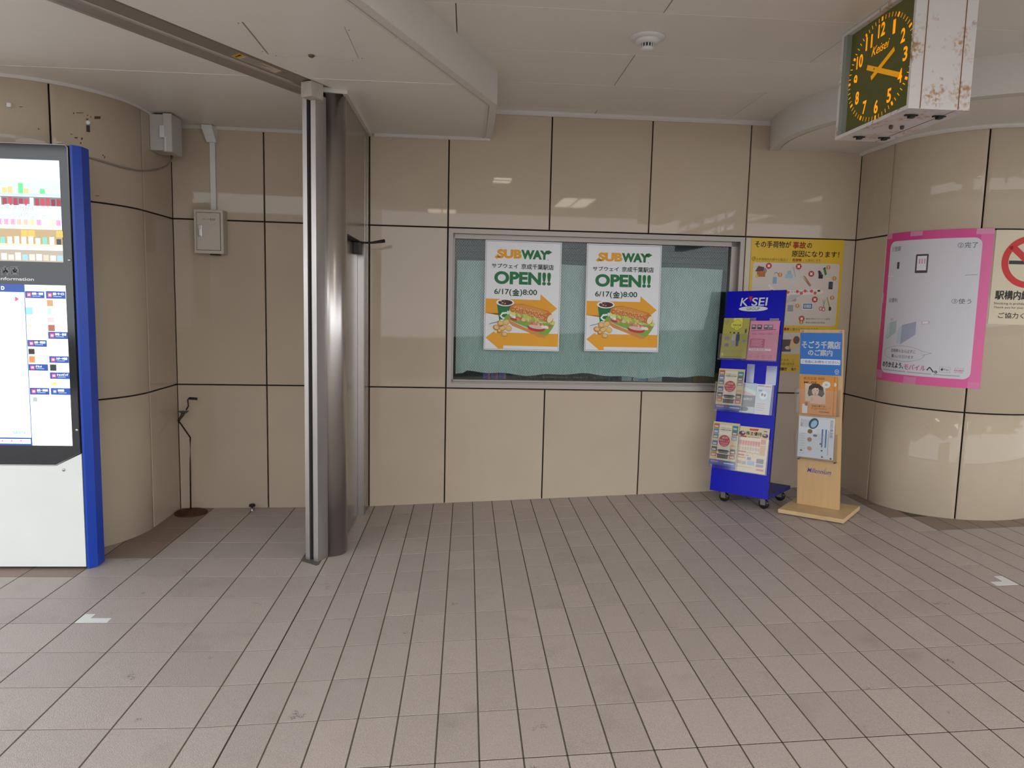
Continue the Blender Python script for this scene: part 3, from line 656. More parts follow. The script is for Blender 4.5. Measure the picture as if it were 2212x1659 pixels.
# dial print: u runs from the far end (KY1) to the near end (KY0)
DW, DH = KY1 - KY0 - 2 * t, fz1 - KZ0 - 2 * t
def dfn(u, v, h=0.0): return Vector((DX - 0.001 - h, KY1 - t - u * DW, fz1 - t - v * DH))
OR = '#f39a08'
amber = lambda c: mat('clock_amber_' + c, c, 0.5, emit=0.75)
dp = Print(DW, DH, amber); du, dv = 0.512, 0.5; RU, RV = 0.272 / DW, 0.226 / DH
for k in range(60):
    a = 2 * math.pi * k / 60; s, c = math.sin(a), -math.cos(a); w = 0.012 if k % 5 == 0 else 0.0035; r0 = 0.945
    dp.line([(du + RU * s * r0, dv + RV * c * r0), (du + RU * s * 1.03, dv + RV * c * 1.03)], w, OR, 1)
for n in range(1, 13):
    a = 2 * math.pi * n / 12; s, c = math.sin(a), -math.cos(a); q = str(n); hh = 0.062; ww = (0.033 if n != 1 else 0.02) if n < 10 else 0.058
    uu, vv = du + RU * 0.77 * s, dv + RV * 0.77 * c; dp.text(q, uu - ww / DW / 2, vv - hh / DH / 2, uu + ww / DW / 2, vv + hh / DH / 2, OR, 1, bold=0.025)
dp.build('numerals', dfn, dial); dp = Print(DW, DH, amber)
dp.text('Keisei', du - 0.075 / DW, dv - 0.115 / DH, du + 0.075 / DW, dv - 0.075 / DH, OR, 1, shear=0.4)
dp.build('brand_lettering', dfn, dial)
HD = '#d8940c'; hand = lambda c: mat('clock_hand_' + c, c, 0.5, emit=0.38)
hp = Print(DW, DH, hand)
def duv(x, y): P = onplane(x, y, (1, 0, 0), DX); return ((KY1 - t - P.y) / DW, (fz1 - t - P.z) / DH)
hp.line([duv(1883, 170), duv(1934, 105)], 0.023, HD, 2); hp.line([duv(1876, 146), duv(1946, 162)], 0.023, HD, 4); du2, dv2 = duv(1892.4, 149.2); hp.ell(du2, dv2, 0.005 / DW, 0.005 / DH, '#5a4a2a', 6)
hp.build('hands', dfn, ck, gap=0.0015)
tag(ck, 'white rusting box clock with olive dial and orange numerals under the ceiling', 'clock')

# ---- small wall fittings on the left
jb = empty('junction_box', (-1.065, 0.80, 2.545))
bevel(MB().box(-1.139, -1.03, 0.73, 0.90, 2.545, 2.778).build('body', M_GREYPLAST, jb), 0.004)
bevel(MB().box(-1.048, -0.990, 0.718, 0.895, 2.535, 2.783).build('cover', M_GREYPLAST, jb), 0.005)
bevel(MB().box(-1.066, -1.036, 0.708, 0.72, 2.625, 2.702).build('latch', M_WHITE, jb), 0.002)
bevel(MB().box(-1.036, -1.026, 0.712, 0.725, 2.54, 2.63).build('cable_clip', M_WHITE, jb), 0.001)
tag(jb, 'pale grey junction box high in the corner beside the rounded pier', 'junction box')
cpth = []
for q, dd in (((372, 338), 0.05), ((371, 346), 0.06), ((362, 357), 0.03), ((345, 365), 0.012), ((325, 369), 0.012), ((300, 369), 0.012), ((265, 362), 0.012), ((235, 353), 0.012), ((206, 344), 0.012), ((180, 337), 0.012)):
    x, y = q
    P = onplane(x, y, (1, 0, 0), -1.14 + dd)
    if P.y < PLc[1]:
        d = ray(x, y); R_ = PLR + dd; ox, oy = CAM.x - PLc[0], CAM.y - PLc[1]; a = d.x ** 2 + d.y ** 2; b = ox * d.x + oy * d.y; c = ox * ox + oy * oy - R_ * R_
        P = CAM + d * ((-b - math.sqrt(max(b * b - a * c, 0))) / a)
    cpth.append(P)
tag(MB().tube(cpth, 0.0055, 8).build('power_cable', mat('grey_cable', '#8a8177', 0.5)), 'grey cable sagging along the rounded pier from the corner box', 'cable')
# trunking
tn = empty('cable_trunking', LP(-0.84, 0, 2.2))
q = [lpix(*p, 0.0) for p in ((437, 265), (470, 265), (470, 303), (446, 303))]
def lq(x, d, z): return LP(x, d, z)
cov = MB(); cov.add([lq(-0.905, 0, 2.788), lq(-0.815, 0, 2.788), lq(-0.815, 0, 2.675), lq(-0.885, 0, 2.675), lq(-0.905, 0.075, 2.788), lq(-0.835, 0.075, 2.788), lq(-0.815, 0.035, 2.675), lq(-0.885, 0.035, 2.675), lq(-0.905, 0.075, 2.765), lq(-0.835, 0.075, 2.765)],
                  [(0, 1, 5, 4), (4, 5, 9, 8), (8, 9, 6, 7), (1, 2, 6, 9, 5), (0, 4, 8, 7, 3), (3, 7, 6, 2), (0, 3, 2, 1)])
bevel(cov.build('end_cover', M_WHITE, tn), 0.003)
MB().fbox(LP, -0.868, -0.832, 0, 0.02, 2.19, 2.68).build('duct', M_WHITE, tn)
tag(tn, 'white cable duct running from the ceiling to the cream switch box', 'cable duct')
db = empty('switch_box', LP(-0.86, 0.05, 1.885)); bd = 0.095
bevel(MB().fbox(LP, -0.962, -0.762, 0.0, bd, 1.89, 2.198).build('body', M_CREAM, db), 0.003)
gpm = MB(); frz = [(-0.945, -0.780, 1.912, 2.178)]
gpm.fbox(LP, -0.945, -0.780, bd, bd + 0.0012, 1.912, 2.178); gpm.build('door_gap', M_JOINT, db)
ddr = MB().fbox(LP, -0.942, -0.783, bd, bd + 0.003, 1.915, 2.175).build('door', M_CREAM, db)
hl = MB(); hl.fbox(LP, -0.934, -0.906, bd + 0.003, bd + 0.009, 2.005, 2.09); hl.fbox(LP, -0.929, -0.911, bd + 0.009, bd + 0.015, 2.012, 2.06); bevel(hl.build('handle', M_STEEL, ddr), 0.003)
lb = Print(0.2, 0.3); lb.text('テナント電源盤', 0.29, 0.20, 0.74, 0.245, '#2c2622', 1)
lb.build('lettering', plane_fn(LP(-0.962, bd + 0.003, 2.198), LP(-0.762, bd + 0.003, 2.198), LP(-0.962, bd + 0.003, 1.89)), ddr)
MB().fbox(LP, -0.865, -0.805, 0.02, 0.07, 1.882, 1.892).build('cable_gland', M_BLACK, db)
tag(db, 'cream steel switch box with a small handle on the wall', 'switch box')
# hand crank in the corner, floor cover, floor stop
cr = empty('shutter_crank', (-1.037, 0.975, 0.0)); M_CRANK = mat('dark_brown_iron', '#33261b', 0.5, metal=0.5)
def cq(x, y, d=0.09): return lpix(x, y, d)
MB().tube([cq(412, 1102), cq(411, 1000), cq(411, 945), cq(388, 912)], 0.0055, 8).build('rod', M_CRANK, cr)
MB().tube([cq(388, 914), cq(386, 910), cq(388, 904)], 0.010, 8).build('eye', M_CRANK, cr)
hk = MB(); hk.tube([cq(388, 905), cq(393, 898), cq(397, 890)], [0.008, 0.012, 0.014], 8); hk.add([cq(384, 887.5, .06), cq(409, 887, .06), cq(404, 892, .06), cq(389, 892, .06), cq(384, 887.5, .13), cq(409, 887, .13), cq(404, 892, .13), cq(389, 892, .13)], [(0, 1, 2, 3), (4, 7, 6, 5), (0, 4, 5, 1), (1, 5, 6, 2), (2, 6, 7, 3), (3, 7, 4, 0)])
hk.build('bracket', mat('grey_brown_bracket', '#4a4339', 0.6, metal=0.3), cr)
MB().tube([cq(402, 886), cq(407, 877), cq(405.5, 864), cq(408, 860.5), cq(412, 860)], 0.005, 8).build('crank_arm', M_CRANK, cr)
MB().tube([cq(409, 860.3), cq(426, 861.5)], 0.009, 10).build('grip', M_BLACK, cr)
tag(cr, 'thin brown shutter crank rod with black grip standing in the corner', 'crank')
fcv = MB(); fcv.lathe((-1.02, 0.965, 0), [(0.115, 0.0), (0.115, 0.005), (0.11, 0.008), (0.04, 0.010), (0.03, 0.022), (0.0, 0.022)], 28)
tag(fcv.build('floor_cover', mat('rusty_iron', '#4b3020', 0.7, metal=0.3, var=0.3, scale=20)), 'round rusty cover plate on the floor under the crank rod', 'cover plate')
ds = empty('door_stop', (-0.597, 1.03, 0))
MB().lathe((-0.597, 1.03, 0), [(0.016, 0.0), (0.012, 0.004), (0.011, 0.034)], 16).build('stem', M_STEEL, ds)
MB().lathe((-0.597, 1.03, 0.03), [(0.012, 0.0), (0.023, 0.004), (0.023, 0.016), (0.018, 0.02), (0, 0.02)], 18).build('buffer', M_BLACK, ds)
tag(ds, 'small floor door stop with black rubber buffer', 'door stop')
def pier_l(x, y, dd=0.0):
    d = ray(x, y); R_ = PLR + dd; ox, oy = CAM.x - PLc[0], CAM.y - PLc[1]; a = d.x ** 2 + d.y ** 2; b = ox * d.x + oy * d.y; c = ox * ox + oy * oy - R_ * R_
    return CAM + d * ((-b - math.sqrt(b * b - a * c)) / a)
hk1 = MB(); P = pier_l(20, 227, 0.006); hk1.box(P.x - 0.012, P.x + 0.012, P.y - 0.008, P.y + 0.014, P.z - 0.012, P.z + 0.012)
tag(bevel(hk1.build('adhesive_pad', M_WHITE), 0.003), 'small white adhesive pad on the pier above the kiosk screen', 'adhesive pad')
hk2 = empty('wall_hook', pier_l(191, 275, 0.0)); P = pier_l(191, 265, 0.006); MB().lathe((P.x, P.y, P.z), [(0.011, -0.006), (0.012, 0.004), (0.008, 0.007), (0, 0.007)], 14, ax='y').build('pad', M_WHITE, hk2)
P = pier_l(190, 277, 0.004); MB().box(P.x - 0.008, P.x + 0.008, P.y - 0.004, P.y + 0.006, P.z - 0.021, P.z + 0.016).build('strip', mat('dark_brown_strip', '#3a2d22', 0.7), hk2)
tag(hk2, 'white stick-on hook with a dark strip above the blue kiosk side', 'hook')
# old glue marks on the left pier
for k, (x, y, w, h) in enumerate(((158, 243, 3, 3), (165, 243, 16, 1.6), (188, 248, 3, 2), (195, 251, 2.5, 2.5), (204, 251, 14, 6), (186, 256, 5, 3), (152, 289, 5, 1.5), (161, 296, 7, 3), (175, 297, 4, 5), (173, 307, 3, 4), (221, 334, 3, 2.5), (225, 337, 2, 5), (12, 224, 4, 1), (42, 230, 7, 1.5), (82, 277, 3, 3), (207, 422, 8, 1.5))):
    gq = [pier_l(x + a, y + b, 0.0006) for a, b in ((0, 0), (w, .3), (w * .9, h), (.1, h))]
    MB().add(gq, [(0, 1, 2, 3)]).build('glue_mark', mat('glue_mark', '#5d452a', 0.8), wall_pier_l)
# floor tape corners
M_TAPE = mat('white_tape', (0.72, 0.74, 0.72), 0.5)
tp1 = MB(); tp1.prism([(-0.892, -0.90), (-0.742, -0.898), (-0.742, -0.848), (-0.842, -0.848), (-0.842, -0.80), (-0.892, -0.80)][::1], 0.0003, 0.0012)
tag(tp1.build('floor_tape', M_TAPE), 'white tape corner mark on the level floor near the kiosk', 'floor tape', 'white tape corners on the floor')
tp2 = MB(); tp2.prism([(3.773, -0.898), (3.892, -0.9), (3.892, -0.776), (3.846, -0.776), (3.842, -0.848), (3.773, -0.846)], 0.0003, 0.0012)
tp2.v = [rw(p.x, p.y, p.z) for p in tp2.v]
tag(tp2.build('floor_tape', M_TAPE), 'white tape corner mark on the ramp near the rounded right pier', 'floor tape', 'white tape corners on the floor')

# ================================================================== BEHIND THE GLASS
# pale green sheet hung inside the window, slats above it, things on the inner sill
CD = -0.14
cu = MB(); nx, nz = 70, 10; vs = []; fs = []
for j in range(nz + 1):
    for i in range(nx + 1):
        u = i / nx; x = 0.90 + u * 2.10; zt_ = 1.905 - 0.02 * u + 0.006 * math.sin(u * 9); zb_ = 1.045 - 0.015 * u + 0.010 * math.sin(u * 14 + 1) + 0.006 * math.sin(u * 41)
        if u < 0.04: zb_ -= 0.02
        x += (0.03 if u > 0.97 else 0) * (0.5 - j / nz) - 0.05 * u * (1 - j / nz)
        d = CD + 0.010 * math.sin(u * 23 + 0.6) * (0.3 + 0.7 * (1 - j / nz)) + 0.004 * math.sin(u * 71); vs.append(WP(x, d, zb_ + (zt_ - zb_) * j / nz))
for j in range(nz):
    for i in range(nx): a = j * (nx + 1) + i; fs.append((a, a + 1, a + nx + 2, a + nx + 1))
cu.add(vs, fs, 0, True)
tag(cu.build('window_sheet', mat('pale_green_woven_sheet', (0.66, 0.74, 0.735), 0.8, var=0.14, scale=9, stretch=(14, 1, 1.2))), 'pale green woven sheet hung behind the window glass', 'sheet')
M_SLAT = mat('dark_green_grey_slat', '#5a6660', 0.5)
for k in range(4):
    z0 = 1.885 + 0.047 * k; sl_ = MB(); sl_.add([WP(0.87, -0.20, z0), WP(3.06, -0.20, z0), WP(3.06, -0.215, z0 + 0.043), WP(0.87, -0.215, z0 + 0.043), WP(0.87, -0.23, z0), WP(3.06, -0.23, z0), WP(3.06, -0.24, z0 + 0.043), WP(0.87, -0.24, z0 + 0.043)],
        [(0, 1, 2, 3), (4, 7, 6, 5), (0, 4, 5, 1), (3, 2, 6, 7), (0, 3, 7, 4), (1, 5, 6, 2)])
    if k == 0: slr = empty('slat_blind', WP(1.96, -0.22, 1.885)); tag(slr, 'dark green grey slats rolled up at the top of the window', 'blind')
    sl_.build('slat', M_SLAT, slr)
sill = MB(); sill.fbox(WP, 0.86, 3.07, -0.42, -0.121, 0.965, 0.990); struct(sill.build('trim_11', mat('office_sill', '#3c413c', 0.6)), 'dark inner sill of the office window')
SZ = 0.990
def sx(px): return wpix(px, 818, -0.2).x
M_PUR = mat('purple_print', '#4b3a8c', 0.5, var=0.5, scale=60); M_PIN = mat('pink_print', '#b05070', 0.5)
for k, px in enumerate((1043, 1060, 1077)):
    e = empty('snack_box', WP(sx(px + 8), -0.22, SZ)); a, b = sx(px), sx(px + 15.5)
    MB().fbox(WP, a, a + (b - a) * 0.72, -0.27, -0.18, SZ, SZ + 0.062).build('carton', M_PUR, e); MB().fbox(WP, a + (b - a) * 0.72, b, -0.27, -0.18, SZ, SZ + 0.062).build('striped_end', M_PIN, e)
    tag(e, ('purple carton on the inner sill, at the steel pillar end of three', 'purple carton on the inner sill between two like it', 'purple carton on the inner sill next to the dark pipe fittings')[k], 'carton', 'purple cartons on the window sill')
M_BRASS = mat('dull_brass', '#6e5f45', 0.4, metal=0.8); M_DKV = mat('dark_valve', '#2a2622', 0.5)
for k, (pa, pb, lab, dk) in enumerate(((1118, 1160, 'row of dark pipe fittings on the inner sill beside the purple cartons', True), (1166, 1232, 'brass valve pipe with lever lying on the inner sill', False), (1236, 1272, 'short brass pipe fitting lying on the inner sill', False), (1280, 1322, 'dark lever valve on the inner sill beside the white boxes', True))):
    a, b = sx(pa), sx(pb); e = empty('pipe_valve', WP((a + b) / 2, -0.22, SZ)); mt_ = M_DKV if dk else M_BRASS; zc = SZ + 0.020
    MB().tube([WP(a, -0.22, zc), WP(b, -0.22, zc)], 0.011, 10).build('pipe', mt_, e)
    for f in (0.12, 0.5, 0.88): x = a + (b - a) * f; MB().tube([WP(x - 0.012, -0.22, zc), WP(x + 0.012, -0.22, zc)], 0.0185, 8).build('collar', mt_, e)
    x = a + (b - a) * 0.5; MB().tube([WP(x, -0.22, zc), WP(x, -0.22, zc + 0.03), WP(x + 0.03, -0.21, zc + 0.034)], 0.006, 8).build('lever', M_DKV, e)
    tag(e, lab, 'valve')
for k, (pa, pb, c) in enumerate(((1341, 1363, '#9fb3b8'), (1365, 1395, '#a5b7bf'), (1397, 1428, '#aebdb6'))):
    a, b = sx(pa), sx(pb); e = empty('white_carton', WP((a + b) / 2, -0.22, SZ)); bevel(MB().fbox(WP, a, b, -0.29, -0.17, SZ, SZ + 0.045 + 0.006 * k).build('carton', mat('carton_' + c, c, 0.5), e), 0.003)
    MB().fbox(WP, a + 0.4 * (b - a), b - 0.01, -0.17, -0.1695, SZ + 0.01, SZ + 0.018).build('blue_print', mat('carton_blue', '#5f7fae', 0.5), e) if k == 1 else None
    tag(e, ('small pale carton with rounded corners on the inner sill', 'pale carton with a blue line on the inner sill', 'wide pale carton on the inner sill')[k], 'carton')
a, b = sx(1494), sx(1552); e = empty('cardboard_box', WP((a + b) / 2, -0.24, SZ)); MB().fbox(WP, a, b, -0.32, -0.17, SZ, SZ + 0.075).build('carton', mat('brown_card', '#8a6f43', 0.7), e)
cfn = plane_fn(WP(a, -0.1695, SZ + 0.075), WP(b, -0.1695, SZ + 0.075), WP(a, -0.1695, SZ))
for tx, u0, u1, c in (('M', .2, .32, '#a03a20'), ('T', .4, .48, '#a03a20'), ('赤一印', .62, .97, '#4a3c28')): cbp = Print(b - a, 0.075); cbp.text(tx, u0, 0.35, u1, 0.71, c, 1); cbp.build('lettering', cfn, e)
tag(e, 'brown cardboard box with red lettering on the inner sill', 'box')

# ================================================================== POSTERS
def jag(pts, amp, seed):
    r = random.Random(seed); return [(u + r.uniform(-amp, amp), v + r.uniform(-amp, amp)) for u, v in pts]
YE, GR = '#e5a11c', '#14713c'
def sandwich_print(W, H):
    p = Print(W, H); r = random.Random(3)
    p.frame(0.012, 0.009, 0.988, 0.991, 0.002, '#50545a', 1)
    # word mark with two arrows
    p.text('SUB', 0.155, 0.078, 0.476, 0.160, YE, 3, bold=0.06).text('WAY', 0.466, 0.078, 0.835, 0.162, GR, 3, bold=0.06)
    p.poly([(0.12, 0.150), (0.158, 0.130), (0.158, 0.141), (0.20, 0.141), (0.20, 0.159), (0.158, 0.159), (0.158, 0.170)], YE, 3)
    p.poly([(0.79, 0.083), (0.825, 0.083), (0.825, 0.072), (0.875, 0.093), (0.825, 0.114), (0.825, 0.103), (0.79, 0.103)], GR, 3)
    p.ell(0.823, 0.163, 0.006, 0.004, '#5a6a60', 3, 10)
    p.text('サブウェイ', 0.087, 0.208, 0.43, 0.248, '#124a2c', 3, bold=0.022).text('京成千葉駅店', 0.475, 0.205, 0.90, 0.253, '#124a2c', 3, bold=0.018)
    p.text('OPEN!!', 0.122, 0.277, 0.868, 0.395, GR, 3, bold=0.045)
    p.text('6/17(', 0.125, 0.437, 0.355, 0.502, '#124a2c', 3, bold=0.02).text('金', 0.365, 0.437, 0.455, 0.497, '#1c5c3a', 3, bold=0.03).text(')8:00', 0.462, 0.437, 0.69, 0.502, '#124a2c', 3, bold=0.02)
    # two broad arrows
    p.poly([(0.012, 0.530), (0.735, 0.530), (0.735, 0.475), (0.962, 0.605), (0.735, 0.735), (0.735, 0.662), (0.012, 0.662)], YE, 2)
    p.poly([(0.988, 0.838), (0.25, 0.838), (0.25, 0.765), (0.022, 0.888), (0.20, 0.991), (0.26, 0.991), (0.26, 0.958), (0.988, 0.958)], YE, 2)
    # cup
    p.poly([(0.165, 0.575), (0.38, 0.575), (0.335, 0.745), (0.20, 0.735)], GR, 4)
    p.ell(0.272, 0.562, 0.118, 0.034, '#e9e9ea', 5).ell(0.275, 0.562, 0.095, 0.025, '#4a241d', 6)
    for k in range(9): p.ell(0.275 + r.uniform(-.07, .07), 0.562 + r.uniform(-.014, .014), 0.013, 0.006, r.choice(['#8a4a35', '#c9b4a6', '#2c1310']), 7, 8)
    p.line([(0.315, 0.655), (0.24, 0.660), (0.215, 0.685), (0.245, 0.705), (0.29, 0.708), (0.285, 0.725), (0.21, 0.728)], 0.014, '#e8ece8', 5)
    p.poly([(0.30, 0.635), (0.352, 0.650), (0.305, 0.675)], '#e8ece8', 5)
    # napkin and potato wedges
    p.poly([(0.045, 0.765), (0.19, 0.725), (0.30, 0.80), (0.155, 0.845)], '#d9dade', 4).line([(0.07, 0.763), (0.11, 0.752), (0.15, 0.748), (0.19, 0.735)], 0.004, '#3b4a40', 5)
    for k, (u, v, ru, rv, ro, c) in enumerate(((.215, .755, .045, .030, 40, '#c8924c'), (.285, .745, .05, .030, -20, '#d6a862'), (.16, .795, .045, .026, 20, '#b97c38'), (.24, .80, .048, .028, -15, '#cf9c55'), (.325, .80, .045, .030, 30, '#d9ae6a'), (.27, .855, .045, .026, 10, '#c48f4a'), (.20, .825, .03, .02, 0, '#a9702f'))):
        p.ell(u, v, ru, rv, c, 5 + k % 3, 16, ro).ell(u + .004, v - .004, ru * .68, rv * .62, '#e3c07c', 8, 14, ro)
    # filled roll: lower bun, salad, filling, upper bun, cut end
    p.poly(jag([(.31, .70), (.36, .735), (.55, .79), (.72, .82), (.83, .82), (.86, .80), (.86, .83), (.80, .875), (.74, .872), (.55, .825), (.38, .775), (.31, .74)], .004, 1), '#cf8b42', 5)
    p.poly(jag([(.33, .655), (.5, .69), (.7, .735), (.82, .745), (.91, .72), (.93, .76), (.90, .80), (.83, .845), (.77, .85), (.6, .80), (.42, .755), (.31, .715), (.26, .72), (.28, .68)], .012, 2), '#7fa83a', 6)
    for u, v, ru, rv in ((.40, .705, .06, .022), (.69, .79, .12, .030)): p.ell(u, v, ru, rv, '#b53232', 7, 18, 8).ell(u, v - .012, ru * .86, rv * .6, '#d9bdb0', 8, 16, 8)
    for k in range(24):
        f = k / 23; p.ell(.36 + .5 * f + r.uniform(-.015, .015), .685 + .095 * f + r.uniform(-.014, .014), r.uniform(.016, .032), r.uniform(.009, .016), r.choice(['#e6b9a5', '#efe2da', '#d98a6a', '#f0ebe6', '#c96a4a']), 8 + k % 3, 10, r.uniform(0, 60))
    for k in range(16):
        f = k / 15; p.ell(.35 + .56 * f + r.uniform(-.01, .01), .652 + .088 * f + r.uniform(-.008, .008), r.uniform(.03, .045), r.uniform(.012, .02), r.choice(['#b9cc58', '#d2dc7c', '#98b84a', '#c9d66a']), 11 + k % 2, 10, r.uniform(0, 90))
    p.poly(jag([(.325, .625), (.345, .590), (.40, .572), (.50, .570), (.68, .598), (.84, .632), (.895, .66), (.915, .70), (.90, .735), (.84, .735), (.70, .70), (.52, .665), (.36, .650)], .003, 5), '#c4722c', 13)
    p.poly([(.36, .600), (.42, .578), (.52, .578), (.70, .606), (.84, .640), (.80, .66), (.60, .632), (.42, .612)], '#d98f45', 14)
    p.ell(.872, .698, .035, .040, '#e8dcc2', 15, 16, 25)
    for k in range(110):
        f = r.random(); g2 = r.random(); p.ell(.36 + .47 * f, .588 + .058 * f + .075 * g2 * (1 - .1 * f), .0055, .0028, '#efd7a0', 16, 6, r.uniform(0, 180))
    return p
def sheet_thing(name, fn, W, H, mt, pr, label, cat, t=0.0015, group=None, pname='print', loc=None):
    e = empty(name, fn(0.5, 1.0, 0)); sheet_box('sheet', fn, t, mt, e)
    if pr: pr.build(pname, fn, e, gap=0.0003)
    return tag(e, label, cat, group)
PD = GD + 0.006
WHITEP = mat('white_poster_paper', (0.72, 0.73, 0.76), 0.3, spec=0.5)
for (tl, tr_, bl_), lab in ((((1049, 518), (1214, 524), (1044.5, 755)), 'white sandwich shop poster on the window, the one nearer the steel pillar'), (((1268, 526), (1430, 530.5), (1262, 758)), 'white sandwich shop poster on the window, the one nearer the blue stand')):
    a, b, c = wpix(*tl, PD), wpix(*tr_, PD), wpix(*bl_, PD); fn = plane_fn(a, b, c); W, H = (b - a).length, (c - a).length
    sheet_thing('shop_poster', fn, W, H, WHITEP, sandwich_print(W, H), lab, 'poster', group='sandwich shop posters on the window')

# yellow safety poster
a, b, c = Vector(WP(3.150, 0.004, 2.128)), Vector(WP(3.884, 0.004, 2.133)), Vector(WP(3.150, 0.004, 1.10)); fn = plane_fn(a, b, c); W, H = 0.734, 1.03
p = Print(W, H); K_, RD = '#2a2118', '#b3241c'
p.text('その手荷物が', .036, .020, .425, .068, K_, 3, bold=.015).text('事故', .445, .020, .585, .070, RD, 3, bold=.02).text('の', .60, .028, .652, .066, K_, 3, bold=.015)
p.text('原因になります！', .440, .088, .955, .132, K_, 3, bold=.015)
p.ring(.030, .153, .020, .0142, .003, '#5a4a18', 3).line([(.02, .15), (.029, .158), (.046, .140)], .004, '#5a4a18', 3)
p.text('お手荷物内の様々な製品が「', .058, .145, .435, .167, '#6a5a20', 3).text('危険物', .45, .144, .548, .167, RD, 3, bold=.02).text('」に該当します', .565, .145, .755, .167, '#6a5a20', 3).rect(.058, .173, .76, .1745, '#8a7420', 3)
PNL = '#c9bfb4'; p.rrect(.030, .178, .970, .645, .02, PNL, 2); p.rrect(.030, .70, .970, .862, .012, PNL, 2)
def badge(u, v, ok):
    r = .0315 if ok else .0235; p.ell(u, v, r, r * W / H, '#b02a2c' if ok else '#c8823a', 6, 20)
    if ok: p.line([(u - .012, v - .0085), (u + .012, v + .0085)], .008, '#e8dcd4', 7).line([(u + .012, v - .0085), (u - .012, v + .0085)], .008, '#e8dcd4', 8)
    else: p.rect(u - .0035, v - .011, u + .0035, v + .003, '#eadfce', 7).ell(u, v + .0085, .004, .003, '#eadfce', 7, 8)
for u, v, k in ((.198, .203, 1), (.522, .203, 1), (.664, .256, 1), (.722, .447, 1), (.327, .268, 0), (.845, .206, 0), (.92, .287, 0), (.91, .432, 0), (.535, .497, 0)): badge(u, v, k)
p.poly([(.055, .245), (.085, .205), (.15, .213), (.14, .25)], '#5a2f2a', 3).rect(.075, .245, .165, .285, '#a0662f', 4).ell(.12, .255, .022, .014, '#c8562c', 5).ell(.15, .24, .03, .022, '#8a8378', 3).rect(.065, .27, .09, .29, '#c9a83a', 5)
p.rrect(.25, .285, .293, .335, .004, '#7f9dbd', 4).rect(.262, .262, .276, .285, '#b9bcc0', 4).line([(.27, .262), (.27, .252), (.295, .252), (.305, .262)], .004, '#4a4a4c', 4)
p.rrect(.385, .262, .465, .293, .008, '#98b3c4', 4).rrect(.405, .235, .447, .264, .006, '#8fabbd', 4).poly([(.452, .205), (.475, .205), (.50, .282), (.49, .285)], '#a9adb0', 4)
p.poly([(.562, .275), (.578, .285), (.668, .345), (.655, .352)], '#6e7074', 4).poly([(.575, .268), (.60, .275), (.672, .340), (.660, .350)], '#b0693c', 5)
p.rrect(.745, .258, .793, .290, .004, '#232226', 4).poly([(.735, .235), (.755, .228), (.785, .255), (.745, .26)], '#2c2b2e', 4).poly([(.79, .215), (.815, .205), (.835, .255), (.815, .268)], '#3a7a3a', 4).poly([(.79, .213), (.812, .203), (.814, .212), (.793, .222)], '#26262a', 5)
p.rrect(.862, .312, .908, .368, .004, '#2a2828', 4).rect(.867, .32, .903, .358, '#45464a', 5)
AP = '#d8ccc8'
p.poly([(.20, .345), (.225, .338), (.27, .375), (.30, .388), (.62, .375), (.74, .366), (.80, .378), (.812, .392), (.78, .405), (.60, .415), (.34, .425), (.27, .41)], AP, 3)
p.poly([(.425, .35), (.455, .345), (.53, .375), (.47, .385)], '#c4bcbc', 4).poly([(.45, .415), (.585, .410), (.43, .475), (.385, .478)], '#b8b0b0', 4).rrect(.455, .44, .52, .465, .008, '#9a9698', 3)
for k in range(9): p.ell(.44 + .028 * k, .394 - .001 * k, .005, .0035, '#3a3a44', 5, 8)
for u, v in ((.42, .397), (.525, .39), (.57, .402), (.61, .385), (.68, .385), (.72, .398), (.25, .39)): p.ell(u, v, .018, .012, '#c8504a', 5, 8)
p.poly([(.742, .376), (.772, .374), (.778, .386), (.748, .39)], '#33343a', 5)
p.rrect(.59, .475, .705, .525, .004, '#d5d2cc', 4).rect(.60, .48, .698, .518, '#3a5f9c', 5).rect(.61, .487, .685, .511, '#c9d0da', 6).text('電池', .615, .489, .68, .509, '#3a5f9c', 7)
p.rect(.43, .492, .492, .54, '#8f9294', 4)
p.line([(.84, .445), (.815, .51)], .006, '#9a9a9c', 4).line([(.815, .45), (.83, .505)], .006, '#9a9a9c', 4).ring(.793, .515, .020, .016, .005, '#c0503c', 5).ring(.825, .52, .020, .016, .005, '#c0503c', 5)
p.line([(.855, .43), (.892, .51)], .009, '#b08f4a', 4).ell(.895, .515, .014, .016, '#33261c', 5)
badge(.592, .593, 1); badge(.590, .620, 0); p.text('：輸送が禁止されている製品', .622, .586, .905, .600, '#6a625a', 5).text('：輸送に制限がある製品', .622, .614, .85, .628, '#6a625a', 5)
p.text('事故', .405, .662, .465, .685, RD, 3, bold=.03).text('に繋がる恐れがあります', .475, .663, .78, .685, '#5a4c1c', 3)
p.rect(.355, .752, .495, .845, '#4c3f3c', 4).ell(.46, .815, .03, .013, '#c9bca4', 5).poly([(.49, .76), (.53, .725), (.57, .72), (.60, .74), (.60, .80), (.55, .81), (.47, .83)], '#d8b98c', 5).ell(.55, .755, .035, .03, '#6a4a3a', 6)
p.text('するか、ど', .39, .898, .545, .920, '#6a5a20', 3).text('利用の航空会', .39, .926, .545, .948, '#6a5a20', 3).rect(.37, .955, .97, .9565, '#8a7420', 3).text('警察庁', .37, .965, .468, .990, K_, 3, bold=.03).text('協力', .515, .967, .565, .988, K_, 3, bold=.02)
sheet_thing('safety_poster', fn, W, H, paper('#d6b02e'), p, 'yellow luggage safety poster with small pictures, partly hidden by the stands', 'poster')

